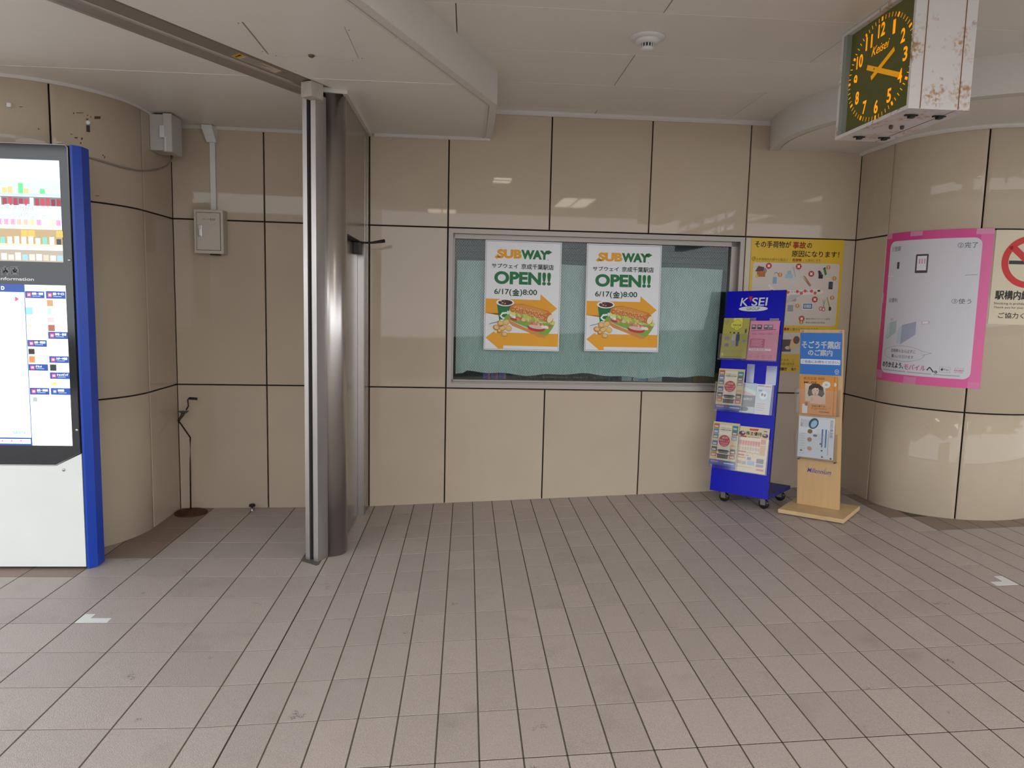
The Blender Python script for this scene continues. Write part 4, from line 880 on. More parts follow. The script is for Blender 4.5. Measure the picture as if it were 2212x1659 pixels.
# pink poster and no smoking sign, both bent around the right pier
def pier_fn(t0, t1, z0, z1, lift=0.003):
    def fn(u, v, h=0.0):
        t = math.radians(t0 + (t1 - t0) * u); R = PRR + lift + h
        return Vector((PRc[0] - R * math.cos(t), PRc[1] - R * math.sin(t), z0 + (z1 - z0) * v))
    return fn
fn = pier_fn(0.6, 69.0, 2.142, 1.100); W, H = PRR * math.radians(68.4), 1.042
p = Print(W, H); PK = '#c93f86'; PK2 = '#d9578f'
# sheet coordinates from the photograph: white field with a pink border
p.rect(0, 0, 1, 1, PK, 1); p.rect(.90, .03, 1, 1, '#d8679c', 2).rect(.0, .0, .085, .93, '#c8437f', 2).rect(.42, .0, .9, .06, '#cf4a8c', 2).rect(0, .935, .9, 1, '#d65a95', 2)
p.rrect(.065, .055, .915, .945, .045, '#c9c8cf', 3)
DK = '#3a3640'
p.text('①登録', .095, .090, .205, .122, DK, 5).text('②完了', .725, .083, .88, .118, DK, 5).text('④便利', .105, .435, .215, .465, DK, 5).text('③使う', .715, .435, .87, .468, DK, 5)
# telephones, gates, bubble (the cartoon figures of the poster are left out)
p.rrect(.375, .150, .492, .272, .006, '#4a3c46', 5).rect(.390, .162, .478, .255, '#d9d8de', 6)
for k in range(3): p.rect(.408 + .024 * k, .180, .418 + .024 * k, .212, '#cf7fa6', 7)
p.rrect(.175, .195, .203, .24, .003, '#453a42', 5).poly([(.145, .575), (.185, .568), (.190, .585), (.150, .592)], '#b9b2c0', 5).poly([(.475, .585), (.548, .578), (.553, .600), (.480, .607)], '#b9b2c0', 5).poly([(.485, .588), (.535, .583), (.538, .597), (.488, .602)], '#dcd4de', 6)
p.poly([(.105, .70), (.115, .62), (.145, .60), (.225, .585), (.225, .665), (.125, .715)], '#a4b3b4', 5).poly([(.105, .70), (.115, .62), (.145, .60), (.145, .70)], '#b4c2c4', 6)
p.poly([(.24, .735), (.255, .64), (.29, .615), (.43, .588), (.43, .675), (.285, .745)], '#9c9fb6', 5).poly([(.24, .735), (.255, .64), (.29, .615), (.285, .745)], '#b2bfca', 6)
p.ring(.315, .805, .215, .052, .0018, '#77737c', 5).poly([(.50, .782), (.585, .790), (.505, .806)], '#c9c8cf', 6).line([(.495, .780), (.59, .790)], .0018, '#77737c', 7).line([(.59, .790), (.505, .808)], .0018, '#77737c', 7)
p.text('定期券もならばずに', .185, .776, .445, .800, DK, 5).text('購入いただけます', .195, .813, .43, .837, DK, 5)
p.text('のりかえよう、', .088, .868, .335, .905, '#231f26', 5, bold=.03).text('モバイル', .345, .872, .548, .908, '#c65a94', 5, bold=.02, shear=.15).text('へ。', .558, .880, .648, .918, '#231f26', 5, bold=.03)
p.frame(.665, .873, .752, .908, .0015, '#8a8790', 5).ell(.686, .891, .010, .0075, DK, 6, 12).ell(.689, .8815, .003, .003, DK, 6, 8).text('Pay', .70, .884, .742, .899, DK, 6)
p.text('モバイル', .785, .872, .862, .883, '#c65a94', 5).text('PASMO', .785, .887, .862, .896, '#c65a94', 5, bold=.03).text('for mobile', .790, .900, .855, .906, '#5a5560', 5)
for k, (u0, u1) in enumerate(((.10, .36), (.38, .60), (.62, .83))): p.rect(u0, .922 + .001 * k, u1, .926 + .001 * k, '#8a868f', 5)
for u0, u1, v0, v1 in ((.30, .42, .0, .03), (.86, 1.0, -.008, .035), (.0, .08, .0, .035), (.0, .02, .40, .47), (.35, .47, .955, 1.01), (.9, .99, .96, 1.04), (0, .09, .93, .985)):
    p.rect(max(u0, 0), max(v0, 0), min(u1, 1), min(v1, 1), '#cf86a9' if v0 < .9 else '#d07aa2', 4)
p.line([(.06, .287), (.14, .29)], .003, '#e4e2e6', 6).line([(.80, .288), (.90, .285)], .003, '#8a8790', 6).rect(.0, .585, .9, .5856, '#b4b2ba', 4)
e = empty('pink_poster', fn(0.5, 1, 0)); sheet_box('sheet', fn, 0.001, paper(PK), e, n=24); p.build('print', fn, e, cuts=36, gap=0.0003)
tag(e, 'pink bordered fare poster taped round the right pier beside the clock side', 'poster')
fn = pier_fn(70.0, 110.0, 2.132, 1.528, 0.003); W, H = PRR * math.radians(40), 0.604
p = Print(W, H); RDD = '#c22a26'
p.ring(.50, .335, .395, .395 * W / H, .040, RDD, 3, 48); p.line([(.22, .165), (.78, .505)], .042, RDD, 3)
p.rect(.21, .322, .70, .360, '#2c2c2c', 2).rect(.72, .322, .75, .36, '#2c2c2c', 2).rect(.77, .322, .80, .36, '#2c2c2c', 2)
p.text('駅構内終日禁煙', .065, .64, .94, .735, '#1f1c1a', 3, bold=.022)
p.text('Smoking is prohibited in this station.', .055, .765, .93, .795, '#3a3632', 3).text('Thank you for your cooperation.', .055, .808, .80, .836, '#3a3632', 3)
p.text('ご協力ください', .13, .875, .85, .935, '#2a2724', 3, bold=.012)
e = empty('no_smoking_sign', fn(0.5, 1, 0)); sheet_box('sheet', fn, 0.0015, paper('#cfc4ab'), e, n=16); p.build('print', fn, e, cuts=20, gap=0.0003)
tag(e, 'cream no smoking sign with a red ring beside the pink poster', 'sign')

# ================================================================== INFORMATION KIOSK
KFY = -0.176; KXL, KXR, KTOP = -2.262, -1.196, 2.393
kk = empty('information_kiosk', ((KXL + KXR) / 2, -0.11, 0))
def kpx(x, y): P = onplane(x, y, (0, 1, 0), KFY); return P.x, P.z
M_KB = mat('kiosk_blue', '#0a3fae', 0.32); M_KW = mat('kiosk_white', (0.72, 0.74, 0.72), 0.4, var=0.02, scale=4)
bdy = MB(); bdy.prism([(KXL + 0.006, -0.168), (KXR, -0.168), (KXR, -0.052), (KXL + 0.006, -0.052)], 0.012, KTOP - 0.006); bdy.build('body', mat('kiosk_dark_core', '#15181c', 0.5), kk)
sd_ = MB(); sd_.prism([(-1.192, KFY), (-1.180, KFY + 0.001), (-1.149, -0.138), (-1.152, -0.052), (-1.195, -0.052)], 0.004, KTOP - 0.002); sd_.build('side_cheek', M_KB, kk)
sd2 = MB(); sd2.prism([(KXL, KFY), (KXL - 0.012, KFY + 0.001), (KXL - 0.043, -0.138), (KXL - 0.040, -0.052), (KXL + 0.005, -0.052)], 0.004, KTOP - 0.002); sd2.build('side_cheek', M_KB, kk)
c1, c2 = kpx(121, 1004), kpx(177, 978)
front = lambda x, z, y: (x, y, z)
lp = MB(); lp.prism([(KXL + 0.004, 0.014), (KXR - 0.002, 0.014), (KXR - 0.002, c2[1] - 0.006), (c1[0], c1[1] - 0.006), (2 * (KXL + KXR) / 2 - c1[0], c1[1] - 0.006), (KXL + 0.004, c2[1] - 0.006)], KFY, -0.168, fn=front); wp_ = lp.build('lower_panel', M_KW, kk)
up = MB(); up.prism([(KXL + 0.004, c2[1]), (KXL + KXR - c1[0], c1[1]), (c1[0], c1[1]), (KXR - 0.004, c2[1]), (KXR - 0.004, KTOP - 0.02), (KXR - 0.02, KTOP - 0.004), (KXL + 0.02, KTOP - 0.004), (KXL + 0.004, KTOP - 0.02)], KFY, -0.168, fn=front); gpn = up.build('black_glass_front', mat('black_glass', '#1d2125', 0.08, spec=0.6), kk)
ed = MB(); y_ = KFY - 0.002
ed.tube([(KXL + 0.02, y_, KTOP - 0.004), (KXR - 0.02, y_, KTOP - 0.004), (KXR - 0.006, y_, KTOP - 0.018), (KXR - 0.006, y_, c2[1]), (c1[0], y_, c1[1] - 0.002), (KXL + 0.02, y_, c1[1] - 0.002)], 0.003, 6); ed.build('silver_edge', M_STEEL, kk)
for q in ((150, 562), (166.5, 929), (138, 1015)):
    x, z = kpx(*q); MB().lathe((x, KFY, z), [(0.008, 0), (0.008, -0.003), (0, -0.003)], 14, ax='y').build('lock', M_STEEL, kk)
# screens as thin slabs with lit pictures
KW, KH = KXR - KXL, KTOP
def kuv(px, py): x, z = kpx(px, py); return ((x - KXL) / KW, (KTOP - z) / KH)
kfn = plane_fn((KXL, KFY - 0.0015, KTOP), (KXR, KFY - 0.0015, KTOP), (KXL, KFY - 0.0015, 0))
ES = 1.05
lit = lambda c: glow(c, ES)
s1 = Print(KW, KH, lit); u1, v1 = kuv(128, 347); u2, v2 = kuv(137, 565); u0 = 0.045
s1.rect(u0, v1, u1, v2, '#c3cdd2', 1); r = random.Random(11)
def sv(py): return kuv(60, py)[1]
def shelf(y, c, h=5): s1.rect(u0, sv(y), u1, sv(y + h), c, 3)
s1.rect(u0, sv(348), u1, sv(384), '#dfeaf0', 2); s1.rect(u0, sv(392), u1, sv(425), '#b9c6cb', 2); s1.rect(u0, sv(425), u1, sv(444), '#6a6a72', 2); s1.rect(u0, sv(444), u1, sv(468), '#c6d7e6', 2); s1.rect(u0, sv(495), u1, sv(530), '#a08a66', 2); s1.rect(u0, sv(540), u1, sv(565), '#9a9080', 2)
for y, c in ((384, '#e6eef2'), (418, '#a8bcc4'), (487, '#d9c8b4'), (527, '#d8c3a0')): shelf(y, c)
UW = (u1 - u0)
for k in range(34):
    u = u0 + UW * (k + .2) / 34; w = UW / 34 * .75
    s1.rect(u, sv(352 + r.uniform(0, 14)), u + w, sv(382), r.choice(['#ffffff', '#e9f4ff', '#f2d6e0', '#cfe6d6', '#f6f2d0', '#dce8f2']), 3)
    if r.random() < .8: s1.rect(u, sv(396 + r.uniform(0, 12)), u + w * 1.2, sv(418), r.choice(['#ffffff', '#e8e8e8', '#e0f0e4', '#5ac07a', '#e6b27a', '#f6f6fa']), 3)
    s1.rect(u, sv(426 + r.uniform(0, 6)), u + w, sv(444), r.choice(['#8a2634', '#a83644', '#6e1f2b', '#b9c0c8', '#8f2a38']), 3)
    if k < 28:
        uu = u0 + UW * (k + .15) / 28; ww = UW / 28 * .62; c = r.choice(['#7fb0b8', '#e6dca8', '#e0a898', '#d88fb0', '#a9c6e0', '#dcdcea', '#e6d08a'])
        s1.rect(uu, sv(474), uu + ww, sv(486), c, 4).ring(uu + ww, sv(480), ww * .32, (sv(484) - sv(477)), .003, c, 4, 10)
    if k < 26:
        uu = u0 + UW * (k + .15) / 26; ww = UW / 26 * .66; c = r.choice(['#6fb3a4', '#b8667e', '#e0c988', '#dfe6ea', '#8a2f3c', '#33343a', '#c0a0c8', '#e4e0d6'])
        s1.rect(uu, sv(512 + r.uniform(-2, 3)), uu + ww, sv(527), c, 5)
        if k % 5 < 2: s1.rect(uu, sv(497), uu + UW / 26 * .95, sv(511), '#c9a24a', 4)
        s1.rect(uu, sv(546 + r.uniform(0, 6)), uu + ww * 1.2, sv(562), r.choice(['#c9c2b0', '#8ab0d0', '#d8d0be', '#a83a4a', '#e6dcc4', '#b6ae9c']), 4)
ua, ub = kuv(-22, 450)[0], kuv(82, 450)[0]; s1.text('キッチン用品・', ua, sv(442), ub, sv(455), '#6c9fd2', 6, bold=.09).text('キッチン用品・', ua, sv(442), ub, sv(455), '#ffffff', 7, bold=.03)
s1.text('テーブルウェアなど', kuv(0, 465)[0], sv(459), kuv(114, 465)[0], sv(471), '#6c9fd2', 6, bold=.09)
s1.text('テーブルウェアなど', kuv(0, 465)[0], sv(459), kuv(114, 465)[0], sv(471), '#ffffff', 7, bold=.03)
o = s1.build('video_screen', kfn, gpn, gap=0.0003)
# printed heading
hp_ = Print(KW, KH); a = kuv(-18, 575); b = kuv(41, 594); hp_.text('案内図', a[0], a[1], b[0], b[1], '#e6e8ea', 1, bold=.025); a = kuv(-40, 597); b = kuv(74, 607); hp_.text('Area Information', a[0], a[1], b[0], b[1], '#e6e8ea', 1, bold=.025)
hp_.build('heading', kfn, gpn)
s2 = Print(KW, KH, lit); u1, v1 = kuv(142, 617); u2, v2 = kuv(159, 963)
NV = '#1d3f86'; s2.rect(u0, v1, u1, v2, '#eef2f6', 1)
ud, ud2 = kuv(52, 620)[0], kuv(55, 620)[0]
s2.rect(u0, v1, ud, kuv(30, 631)[1], NV, 2).rect(ud, v1, ud + .0035, v2, NV, 2).rect(u0, kuv(30, 945)[1], ud, v2, NV, 2).rect(u0 + .02, kuv(30, 948)[1], ud - .004, kuv(30, 958)[1], '#f4f6f8', 3)
s2.text('D', kuv(3, 622)[0], kuv(3, 618)[1], kuv(10, 622)[0], kuv(3, 626)[1], '#f0f4fa', 3, bold=.04)
for k in range(6): a = kuv(6 + 20 * k - 60, 952); s2.ell(a[0], a[1], .004, .0018, '#d0405a', 4, 10)
r = random.Random(5)
for k in range(40):
    uu = r.uniform(u0 + .02, ud - .03); vv = r.uniform(kuv(30, 645)[1], kuv(30, 935)[1]); s2.rect(uu, vv, uu + r.uniform(.004, .025), vv + .0012, r.choice(['#cfd8dc', '#d8e6d8', '#e6dce0', '#c9d6ea']), 2)
a = kuv(33, 640); b = kuv(42, 646); c = kuv(33, 652); s2.poly([a, c, b], '#e0466a', 3)
a = kuv(28, 931); b = kuv(57, 938); s2.text('NAVITA', a[0], a[1], b[0], b[1], '#4a9cc8', 3, bold=.02)
a = kuv(56, 619); b = kuv(82, 626); s2.text('INDEX', a[0], a[1], b[0], b[1], '#b4c0c8', 3)
def cr2(x, y): return kuv(x / 2.513, 600 + y / 2.513)
for x0, y0, x1, y1, tx, pc in ((137, 72, 243, 112, '病院・医療', 1), (250, 72, 358, 115, '生活・サービス', 1), (262, 293, 370, 333, '学校・教育', 1), (150, 337, 256, 375, '企業・事務所', 1), (268, 425, 375, 463, 'スポーツ施設', 1), (156, 468, 263, 505, 'グルメ', 1), (272, 513, 380, 550, 'ショッピング', 1), (163, 597, 270, 635, '企業・事務所', 1), (277, 598, 384, 636, '公共施設', 0)):
    a, b = cr2(x0, y0), cr2(x1, y1); w_, h_ = b[0] - a[0], b[1] - a[1]; s2.rect(a[0], a[1], b[0], b[1], NV, 3)
    s2.rect(a[0] + .09 * w_, a[1] + .22 * h_, a[0] + .31 * w_, a[1] + .82 * h_, '#c83a68' if pc else '#3a62a8', 4).rect(a[0] + .14 * w_, a[1] + .38 * h_, a[0] + .26 * w_, a[1] + .66 * h_, '#f4e6ec', 5)
    s2.text(tx, a[0] + .36 * w_, a[1] + .18 * h_, a[0] + (.93 if len(tx) > 4 else .68) * w_, a[1] + .52 * h_, '#eef2fa', 5, bold=.01).rect(a[0] + .38 * w_, a[1] + .66 * h_, a[0] + .8 * w_, a[1] + .74 * h_, '#9fb0d4', 5)
for x0, y0, x1, y1, c in ((255, 120, 290, 155, '#a8845e'), (140, 160, 180, 200, '#7fb4c4'), (260, 165, 280, 200, '#a0bcd0'), (258, 215, 296, 243, '#d8a8b0'), (262, 255, 300, 290, '#8a5648'), (155, 252, 178, 265, '#e0b89a'), (155, 385, 190, 415, '#26221f'), (158, 425, 192, 460, '#cf7440'), (272, 470, 308, 505, '#22282e'), (163, 553, 265, 592, '#c3c7d2'), (180, 648, 204, 672, '#8f9a9c')):
    a, b = cr2(x0, y0), cr2(x1, y1); s2.rect(a[0], a[1], b[0], b[1], c, 3).rect(b[0] + .006, a[1] + .004, b[0] + .022, a[1] + .006, '#b4b8be', 3)
a, b = cr2(278, 562), cr2(308, 584); s2.text('Loft', a[0], a[1], b[0], b[1], '#c9b020', 4, bold=.05)
s2.build('map_screen', kfn, gpn, gap=0.0003)
tag(kk, 'tall blue sided information kiosk with two lit screens and white base', 'kiosk')

# ================================================================== BLUE BROCHURE STAND (on the ramp)
BL = Vector((2.842, 0.89, 0.085)); an = math.radians(-47.2); EB = Vector((math.cos(an), math.sin(an), 0)); NB = Vector((-EB.y, EB.x, 0)); BW, BHt = 0.454, 1.505; le = math.radians(9.5)
UPB = Vector((0, 0, 1)) * math.cos(le) + NB * math.sin(le); FB = -(NB * math.cos(le) - Vector((0, 0, 1)) * math.sin(le))
def bfn(u, v, h=0.0):
    P = BL + EB * (u * BW) + UPB * ((1 - v) * BHt) + FB * h; return rw(P.x, P.y, P.z)
bc = BL + EB * (BW / 2) + NB * 0.2
bst = empty('brochure_stand', rw(bc.x, bc.y, 0)); M_BLUE = mat('royal_blue_lacquer', '#060bb4', 0.3, spec=0.2); M_BEDGE = mat('dark_blue_edge', '#0b0d3a', 0.5)
MB().fbox(bfn, 0, 1, 0, 1, -0.012, 0).build('board', M_BLUE, bst)
MB().fbox(bfn, 1.0, 1.006, 0, 1, -0.012, -0.001).build('board_edge', M_BEDGE, bst)
def bpl(a, b, z): P = Vector((BL.x, BL.y, 0)) + EB * a + NB * b; return rw(P.x, P.y, z)
MB().fbox(bpl, 0.0, BW, 0.012, 0.385, 0.085, 0.112).build('base_plate', mat('navy_base_plate', '#23287a', 0.5), bst)
p = Print(BW, BHt); WH = '#d9dce2'
p.text('K', .252, .034, .385, .0745, WH, 2, bold=.01, shear=.12).text('SEI', .45, .034, .72, .0745, WH, 2, bold=.012, shear=.06).poly([(.392, .029), (.462, .027), (.43, .056)], '#c4202c', 3)
p.ell(.483, .0885, .247, .0127, WH, 2, 36).text('GROUP', .375, .0815, .595, .0955, '#3a3d4a', 3)
p.build('logo', bfn, bst, gap=0.0004)
M_WHEEL = mat('black_caster_rubber', '#121112', 0.5)
def caster(a, b):
    P = Vector((BL.x, BL.y, 0)) + EB * a + NB * b; e = MB()
    fk = MB()
    def cl_(x, y, z): Q = P + EB * x + NB * y; return rw(Q.x, Q.y, z)
    fk.fbox(cl_, -0.022, 0.022, -0.022, 0.022, 0.078, 0.086); fk.fbox(cl_, -0.004, 0.034, -0.019, -0.015, 0.03, 0.08); fk.fbox(cl_, -0.004, 0.034, 0.015, 0.019, 0.03, 0.08); fk.fbox(cl_, 0.02, 0.055, -0.014, 0.014, 0.046, 0.051)
    o = fk.build('caster_fork', mat('dark_caster_steel', (0.25, 0.23, 0.21), 0.4, metal=0.8), bst)
    wh = MB(); n = 20; vs = []; fs = []
    for k in range(n):
        c, s = math.cos(2 * math.pi * k / n), math.sin(2 * math.pi * k / n)
        for rr, yy in ((0.0, -0.0145), (0.029, -0.0145), (0.036, -0.009), (0.036, 0.009), (0.029, 0.0145), (0.0, 0.0145)): vs.append(cl_(0.016 + rr * c, yy, 0.0362 + rr * s))
    for k in range(n):
        for j in range(5): fs.append((6 * k + j, 6 * k + j + 1, 6 * ((k + 1) % n) + j + 1, 6 * ((k + 1) % n) + j))
    wh.add(vs, fs, 0, True); wh.build('wheel', M_WHEEL, o)
for a, b in ((0.075, 0.055), (0.385, 0.055), (0.385, 0.33), (0.075, 0.33)): caster(a, b)
def pocket(fn, u0, u1, v0, v1, dep, W, H, parent):
    mb = MB(); tu, tv = 0.002 / W, 0.002 / H
    mb.fbox(fn, u0, u1, v0, v1, dep - 0.002, dep); mb.fbox(fn, u0, u1, v1 - tv, v1, 0.001, dep - 0.002); mb.fbox(fn, u0, u0 + tu, v0, v1 - tv, 0.001, dep - 0.002); mb.fbox(fn, u1 - tu, u1, v0, v1 - tv, 0.001, dep - 0.002)
    return mb.build('clear_pocket', M_CLEAR, parent)
for v0, v1 in ((0.215, 0.345), (0.455, 0.600), (0.715, 0.885)):
    for u0, u1 in ((-0.02, 0.475), (0.48, 0.985)): pocket(bfn, u0, u1, v0, v1, 0.040, BW, BHt, bst)
M_TAB = clear('clear_back_tab', haze=0.14)
for u0, u1, v0 in ((.47, .60, .36), (.80, .97, .365), (.42, .55, .133), (.78, .93, .136)): MB().fbox(bfn, u0, u1, v0, v0 + .09, 0.0008, 0.0028).build('back_tab', M_TAB, bst)
tag(bst, 'leaning royal blue brochure stand on black casters with clear pockets', 'brochure stand')
def flyer(name, base, W0, H0, u0, v0, u1, v1, d0, d1, base_col, pr_fn, label, cat='brochure', t=0.003, group=None):
    """a sheet standing in a pocket: d0 off the board at its top edge, d1 at its foot"""
    def fn(u, v, h=0.0): return base(u0 + (u1 - u0) * u, v0 + (v1 - v0) * v, d0 + (d1 - d0) * v + h)
    W, H = (u1 - u0) * W0, (v1 - v0) * H0; p = Print(W, H); pr_fn(p); return sheet_thing(name, fn, W, H, paper(base_col), p, label, cat, t=t, group=group)
def f_yellow(p):
    p.text('お得な', .03, .05, .09, .16, '#7a7a3a', 2).rect(.12, .04, .14, .17, '#8a8a48', 2).rect(.17, .04, .19, .14, '#8a8a48', 2)
    p.poly([(.55, .03), (.74, .13), (.74, .22), (.55, .31), (.30, .22), (.30, .13)], '#d2cf58', 2).poly([(.62, .0), (.72, .0), (.74, .12), (.40, .10), (.38, .0)], '#dcd964', 1)
    for a, b in (((.55, .03), (.75, .13)), ((.75, .13), (.75, .22)), ((.75, .22), (.55, .31)), ((.55, .31), (.29, .22)), ((.29, .22), (.29, .13)), ((.29, .13), (.55, .03))): p.line([a, b], .0015, '#4c5a3c', 3)
    p.text('下町日和', .36, .155, .70, .205, '#3c4a34', 4, bold=.01).text('きっぷ', .42, .225, .62, .26, '#3c4a34', 4, bold=.01)
    for x, c1_, c2_ in ((.46, '#b9b6b0', '#9a9aa6'), (.62, '#33436a', '#3c5a8c')): p.ell(x, .37, .035, .025, '#3a2c26', 4, 14).poly([(x - .06, .40), (x + .06, .40), (x + .08, .56), (x - .08, .56)], c1_, 3).poly([(x - .06, .56), (x + .05, .56), (x + .04, .70), (x - .05, .70)], c2_, 3)
    for u, v, w, h, c in ((.10, .46, .2, .10, '#8a8a98'), (.12, .63, .18, .09, '#7c7c84'), (.86, .26, .07, .12, '#4a4a44'), (.76, .38, .16, .05, '#9aa66a'), (.80, .53, .15, .07, '#7a8a96'), (.65, .69, .17, .06, '#c0a050'), (.28, .34, .06, .04, '#5a3c30')): p.ell(u + w / 2, v + h / 2, w / 2, h / 2, c, 2, 16)
    for k in range(3): p.rect(.1, .80 + .035 * k, .9 - .1 * k, .808 + .035 * k, '#8f9048', 2)
    p.rect(.05, .87, .13, .94, '#c4c48a', 2).rect(.15, .955, .85, .97, '#7c7d3a', 2)
flyer('ticket_flyer', bfn, BW, BHt, .0, .135, .455, .336, .010, .026, '#ada653', f_yellow, 'mustard yellow ticket flyer in the top row of the blue stand')
def f_pink(p):
    p.rect(.03, .03, .97, .26, '#d490aa', 1)
    for u, c in ((.06, '#5e5866'), (.26, '#4c4854'), (.48, '#6a6470'), (.64, '#7a7480')): p.rect(u, .10, u + .15, .22, c, 3).rect(u + .02, .12, u + .12, .16, '#b9b4c0', 4)
    p.line([(.06, .26), (.9, .22)], .004, '#5a5660', 3).text('特急・快特のご案内', .1, .32, .8, .36, '#7a4a60', 2)
    p.rect(.06, .46, .56, .68, '#b43f74', 2)
    for k in range(5): p.rect(.10, .49 + .036 * k, .5 - .04 * (k % 2), .502 + .036 * k, '#e0b4c6', 3)
    p.rect(.05, .71, .8, .76, '#e6d4dc', 2).text('京成線 時刻表', .1, .718, .6, .752, '#5a4450', 3).ell(.38, .82, .03, .018, '#d8923c', 2).ell(.46, .82, .03, .018, '#cf8c54', 2)
    for k in range(3):
        for j in range(4): p.rect(.06 + .22 * j, .87 + .035 * k, .2 + .22 * j, .88 + .035 * k, '#8f6478', 2)
flyer('timetable_flyer', bfn, BW, BHt, .47, .148, .962, .340, .010, .026, '#cf86a2', f_pink, 'pink timetable flyer in the top row of the blue stand')
def f_temple(p):
    p.rect(0, 0, 1, 1, '#cdbf96', 1).rect(.26, .06, .72, .98, '#d8d2c2', 2)
    for u, v, c in ((.03, .04, '#b06a3c'), (.03, .16, '#5a7fb0'), (.03, .28, '#6e7a86'), (.03, .44, '#4f6aa0'), (.03, .58, '#3c4656'), (.03, .70, '#b8753a'), (.75, .06, '#2a8a96'), (.75, .17, '#6b6e74'), (.75, .29, '#8a8c90'), (.75, .50, '#c9a06a'), (.75, .60, '#4c4a50'), (.75, .72, '#a8574a')): p.rect(u, v, u + .21, v + .11, c, 3).rect(u + .03, v + .05, u + .17, v + .09, '#c4bdb0', 4)
    p.text('割引乗車券とお楽しみ', .30, .12, .69, .145, '#4c3f38', 4).text('京成電鉄の旅の特典', .29, .16, .70, .19, '#3a302c', 4, bold=.01).rect(.34, .21, .66, .215, '#9a8f84', 4)
    p.ell(.49, .43, .215, .135, '#bd3440', 4, 32).text('成田', .39, .33, .60, .385, '#efe2e0', 5, bold=.02).text('開運きっぷ', .30, .40, .68, .445, '#efe2e0', 5, bold=.01).rect(.33, .47, .65, .477, '#e0b4b8', 5).rect(.35, .49, .63, .497, '#e0b4b8', 5).text('発売中', .39, .515, .59, .545, '#efe2e0', 5)
    p.poly([(.25, .665), (.32, .635), (.66, .635), (.74, .665), (.66, .685), (.33, .685)], '#39404a', 4).poly([(.30, .69), (.69, .69), (.66, .72), (.33, .72)], '#6a5a4c', 4).poly([(.23, .74), (.75, .74), (.70, .765), (.28, .765)], '#3c434e', 4).rect(.28, .765, .70, .84, '#7a6c5e', 4)
    for k in range(6): p.rect(.30 + .065 * k, .77, .32 + .065 * k, .84, '#3e3630', 5)
    p.rect(0, .88, 1, 1, '#3c5aa0', 4).text('KEISEI', .06, .905, .34, .945, '#d890a0', 5, bold=.03).rect(.4, .915, .52, .94, '#c8506a', 5).rect(.56, .93, .95, .95, '#c4cce0', 5)
flyer('temple_flyer', bfn, BW, BHt, -.005, .388, .452, .592, .010, .027, '#cdbf96', f_temple, 'temple ticket flyer with a red disc in the middle row of the blue stand', group='temple ticket flyers in the blue stand')
flyer('temple_flyer', bfn, BW, BHt, -.02, .655, .440, .868, .010, .030, '#cdbf96', f_temple, 'temple ticket flyer with a red disc in the bottom row of the blue stand', group='temple ticket flyers in the blue stand', t=0.010)
def f_bw(p):
    p.rect(0, 0, 1, .38, '#a9c0c8', 1).poly([(0, .1), (1, .28), (1, .4), (0, .25)], '#cfdcd6', 2).poly([(0, .25), (1, .42), (1, .5), (0, .34)], '#d8a8a0', 2).rect(0, .42, 1, .80, '#5f6770', 2).text('Luxo', .02, .46, .8, .58, '#d0d4d8', 3, shear=.3).ell(.35, .88, .25, .08, '#3c4248', 3)
flyer('grey_leaflet', bfn, BW, BHt, .425, .452, .672, .597, .012, .026, '#b9c4c8', f_bw, 'grey leaflet with white script in the middle row of the blue stand')
def f_wh(p):
    p.rect(.06, .04, .5, .07, '#6a6a72', 2).rect(.55, .05, .95, .09, '#c88a8a', 2).rect(.12, .16, .9, .55, '#bcd0dc', 2).ell(.5, .36, .26, .14, '#e6e8ea', 3).ell(.42, .34, .07, .05, '#5a6068', 4).ell(.60, .36, .07, .05, '#7a8088', 4).rect(.15, .18, .4, .24, '#6a8ac0', 3)
    for k in range(4): p.rect(.1, .64 + .07 * k, .7 - .1 * (k % 2), .66 + .07 * k, '#b6a8a0', 2)
flyer('white_leaflet', bfn, BW, BHt, .675, .455, .925, .600, .012, .026, '#cfcfd4', f_wh, 'white leaflet with a pale blue picture in the middle row of the blue stand')
